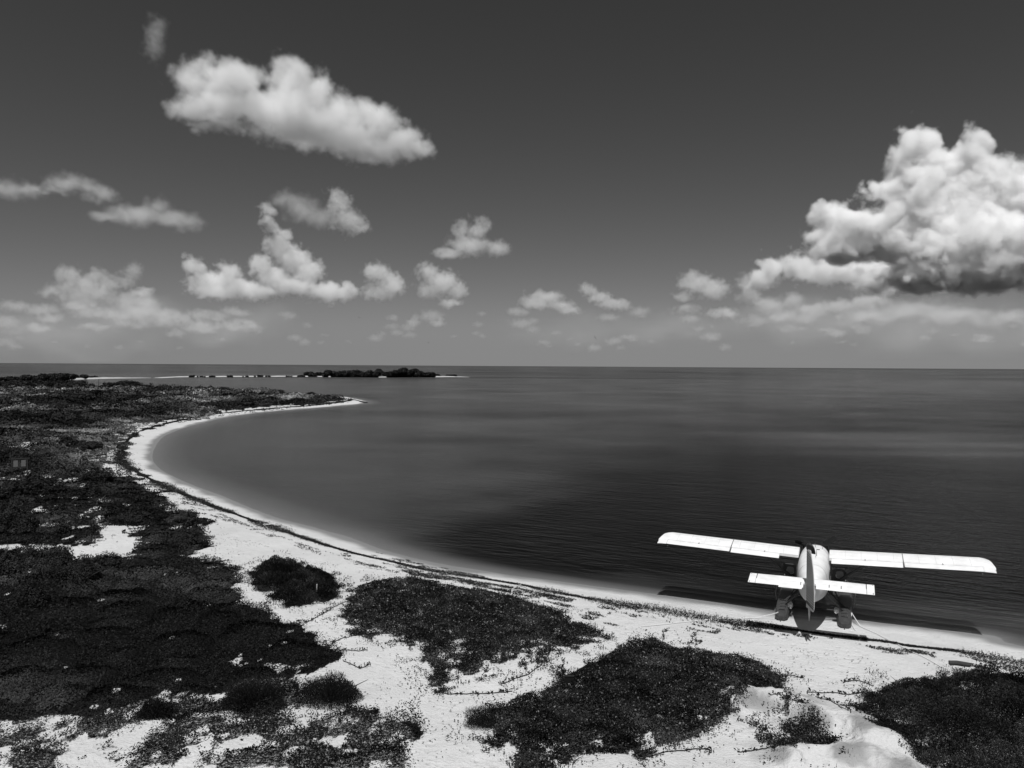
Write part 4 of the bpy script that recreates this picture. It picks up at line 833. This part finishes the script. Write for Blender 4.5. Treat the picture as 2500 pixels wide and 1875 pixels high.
CL = [
 ([(2235,410,58,90),(2215,350,38,40),(2260,345,36,34),(2190,470,60,50),(2330,430,60,60),(2385,375,36,48),(2420,440,60,60),(2490,490,80,80),(2290,500,110,80),(2120,560,75,42),(2040,540,52,40),(2020,575,40,34),(2230,575,150,75),(2380,600,170,80),(2520,600,100,90),(2080,610,100,34),(2330,670,170,38),(2420,660,120,50)], 9000, 13, 340, 1.4, 1.4, 1, .6, 'towering bright cumulus with a dark flat base at the right edge', .44, .7),
 ([(1890,655,36,30),(1940,650,50,32),(2030,665,80,32),(2120,668,70,28),(1860,680,40,20),(2200,690,120,20)], 10500, 6, 150, 1.5, 1.3, 8, .45, 'bank of low cloud at the left foot of the towering cumulus', .5, .8),
 ([(465,205,50,62),(520,195,55,55),(585,190,52,52),(470,270,55,30),(540,255,85,45),(610,255,70,42),(700,205,52,60),(725,180,46,42),(770,225,50,60),(700,280,130,58),(830,275,60,50),(895,265,34,40),(925,300,60,50),(970,340,66,46),(1020,365,52,28),(770,320,130,32),(850,335,110,40),(520,300,80,14),(910,372,90,22)], 5000, 3.8, 250, 1.4, 1.5, 2, .7, 'large soft white cloud drifting high on the left', .35, .6),
 ([(380,75,28,38),(378,110,26,44),(390,58,22,22)], 4800, 1.1, 80, 1.6, 1.5, 3, 1.0, 'small wispy cloud near the top left', .2, .8),
 ([(20,462,50,24),(70,468,40,14)], 6000, 1.5, 70, 1.5, 1.5, 4, .9, 'faint cloud scrap at the left edge', .2, .8),
 ([(165,448,52,22),(215,455,40,18),(250,475,44,24),(120,462,50,10)], 6000, 1.7, 100, 1.5, 1.5, 5, .9, 'thin pale cloud right of the scrap at the left edge', .2, .8),
 ([(385,505,38,28),(340,525,70,22),(430,538,72,20),(280,530,60,16)], 6000, 1.5, 110, 1.5, 1.5, 6, .9, 'long thin cloud with one hump in the left sky', .2, .8),
 ([(740,510,52,38),(780,530,50,32),(700,490,44,26)], 6500, 1.1, 100, 1.6, 1.5, 7, .9, 'hazy half-dissolved cloud above the cloud column', .2, .8),
 ([(832,500,34,42),(850,540,44,38),(822,482,24,28),(880,555,30,22)], 6500, 2.8, 110, 1.6, 1.4, 9, .7, 'bright upright cloud right of the half-dissolved one', .4, .8),
 ([(657,515,20,20),(655,545,20,24),(672,560,22,20),(694,572,24,20),(680,600,38,32),(715,635,48,38),(755,660,42,36),(640,650,28,38),(670,680,48,30),(720,700,64,22),(480,655,28,24),(460,640,20,16),(510,690,54,30),(560,670,32,32),(590,705,64,24),(640,715,64,18),(530,715,64,16),(800,715,60,26),(850,710,34,26)], 9500, 4.0, 220, 1.6, 1.3, 10, .5, 'ragged cloud column rising from a broad cloud bank', .4, .8),
 ([(1125,560,26,30),(1165,560,32,36),(1188,548,18,22),(1150,600,64,26),(1215,605,40,20),(1105,618,54,14)], 7500, 2.4, 120, 1.6, 1.4, 11, .7, 'isolated bright cloud in the middle of the sky', .35, .8),
 ([(920,665,36,30),(950,690,42,34),(930,715,48,22),(965,700,30,26)], 9000, 3.0, 100, 1.6, 1.4, 12, .6, 'left one of two blunt clouds low in the middle', .4, .8),
 ([(1045,665,34,26),(1080,690,50,34),(1115,710,34,30),(1060,705,44,24),(1100,740,34,12)], 9000, 2.8, 100, 1.6, 1.4, 13, .6, 'right one of two blunt clouds low in the middle', .4, .8),
 ([(1335,725,50,18),(1310,740,46,18),(1370,745,44,14),(1390,758,36,10)], 11000, 2.4, 90, 1.6, 1.4, 14, .6, 'small flat cloud right of the middle near the horizon', .4, .8),
 ([(1435,708,26,18),(1465,725,34,18),(1490,742,38,16),(1520,745,26,18)], 11000, 2.4, 90, 1.6, 1.4, 15, .6, 'small slanting cloud next to the flat one near the horizon', .4, .8),
 ([(1700,690,46,28),(1740,705,48,28),(1665,725,34,12),(1680,755,36,14),(1760,765,50,14)], 11000, 2.4, 110, 1.6, 1.4, 16, .6, 'puffy cloud left of the bank under the big cumulus', .4, .8),
 ([(1825,690,30,30),(1830,720,36,26),(1840,785,44,16),(1880,745,44,22),(1935,735,34,24),(1985,755,50,18),(2050,745,54,16),(2120,735,60,16),(1900,775,40,10)], 12000, 2.0, 130, 1.6, 1.4, 17, .7, 'low grey cloud bank under the towering cumulus', .3, .8),
 ([(170,672,34,24),(165,700,40,22),(205,690,44,26),(235,715,50,26),(190,725,50,20),(265,690,34,24),(130,712,34,16),(240,672,26,18)], 10000, 1.9, 130, 1.6, 1.5, 18, .7, 'hazy puffy cloud low in the left sky', .4, .7),
 ([(322,668,24,26),(335,655,18,20),(310,690,24,18)], 10000, 1.6, 70, 1.6, 1.5, 25, .8, 'small upright cloud scrap right of the hazy puffy cloud', .3, .7),
 ([(356,709,24,10),(345,716,26,8)], 10500, 3.0, 60, 1.6, 1.3, 26, .6, 'small bright flat cloud right of the hazy puffy cloud', .3, .6),
 ([(310,735,40,24),(345,735,40,26),(330,765,50,24),(285,770,34,18),(400,765,40,18),(430,775,44,16),(395,785,50,14),(360,750,40,24),(200,742,44,11),(215,765,40,11),(120,775,34,12),(90,800,40,11),(230,800,44,10)], 11000, 1.9, 150, 1.6, 1.5, 19, .7, 'ragged heap of low cloud above the left horizon', .4, .7),
 ([(2210,755,140,18),(2350,770,120,16),(2450,780,70,20),(2100,775,90,13)], 13000, 1.1, 140, 1.7, 1.5, 20, .8, 'thin grey cloud layer low at the right', .2, .8),
 ([(560,795,48,13),(610,798,36,11),(490,800,54,11)], 13000, 1.7, 90, 1.6, 1.5, 22, .7, 'flat bright cloud low over the left horizon', .3, .8),
 ([(1010,788,22,11),(1012,780,13,11)], 13000, 2.2, 50, 1.5, 1.3, 23, .7, 'tiny bright cloud puff, left of two near the horizon', .3, .6),
 ([(1068,790,26,10),(1075,782,13,9)], 13000, 2.0, 50, 1.5, 1.3, 24, .7, 'tiny bright cloud puff, right of two near the horizon', .3, .6),
]
for b_, dist, dens, res, ns, na, seed, soft, lab, bi, wa in CL: cloud(b_, dist, dens, res, ns, na, seed, soft, label=lab, billow=bi, warp=wa)
# the many small far clouds that run together towards the horizon
def far_puffs(seed, x0, x1, y0, y1, n, dist, dens, label):
    rd = random.Random(seed); bl = []
    for _ in range(n):
        py = y0 + (y1 - y0) * rd.random() ** 1.2; px = rd.uniform(x0, x1); rx = rd.uniform(12, 38) * (1.1 - .5 * (py - y0) / (y1 - y0)); bl.append((px, py, rx, rx * rd.uniform(.3, .55)))
    return tag(cloud(bl, dist, dens, 190, 1.6, 1.6, seed, .7, label=label, billow=.3, warp=.7), kind='stuff')
far_puffs(40, -20, 330, 745, 850, 24, 14000, 1.4, 'faint far cloudlets running together over the left horizon')
far_puffs(44, 330, 640, 760, 850, 20, 14000, 1.4, 'faint far cloudlets over the horizon beyond the sandbars')
far_puffs(41, 640, 1120, 770, 850, 18, 14000, 1.1, 'faint far cloudlets over the horizon beyond the islet')
far_puffs(42, 1150, 1720, 760, 850, 26, 14000, 1.4, 'faint far cloudlets over the horizon right of the middle')
far_puffs(43, 1720, 2130, 765, 850, 22, 14000, 1.4, 'faint far cloudlets under the low grey bank on the right')
far_puffs(45, 2130, 2540, 765, 850, 20, 14000, 1.4, 'faint far cloudlets at the right end of the horizon')
tag(cloud([(60,800,220,40),(300,790,220,44),(560,800,200,36),(150,840,260,26)], 15000, .22, 110, 1.2, 1.4, 51, 1.0, label='thin pale cloud veil lying low over the left horizon', billow=.2, warp=.8), kind='stuff')
tag(cloud([(1650,790,220,36),(1950,780,260,44),(2250,790,240,44),(2480,800,180,40),(1400,800,180,30)], 15000, .22, 110, 1.2, 1.4, 52, 1.0, label='thin pale cloud veil lying low over the right horizon', billow=.2, warp=.8), kind='stuff')
print('done', time.time() - T0)
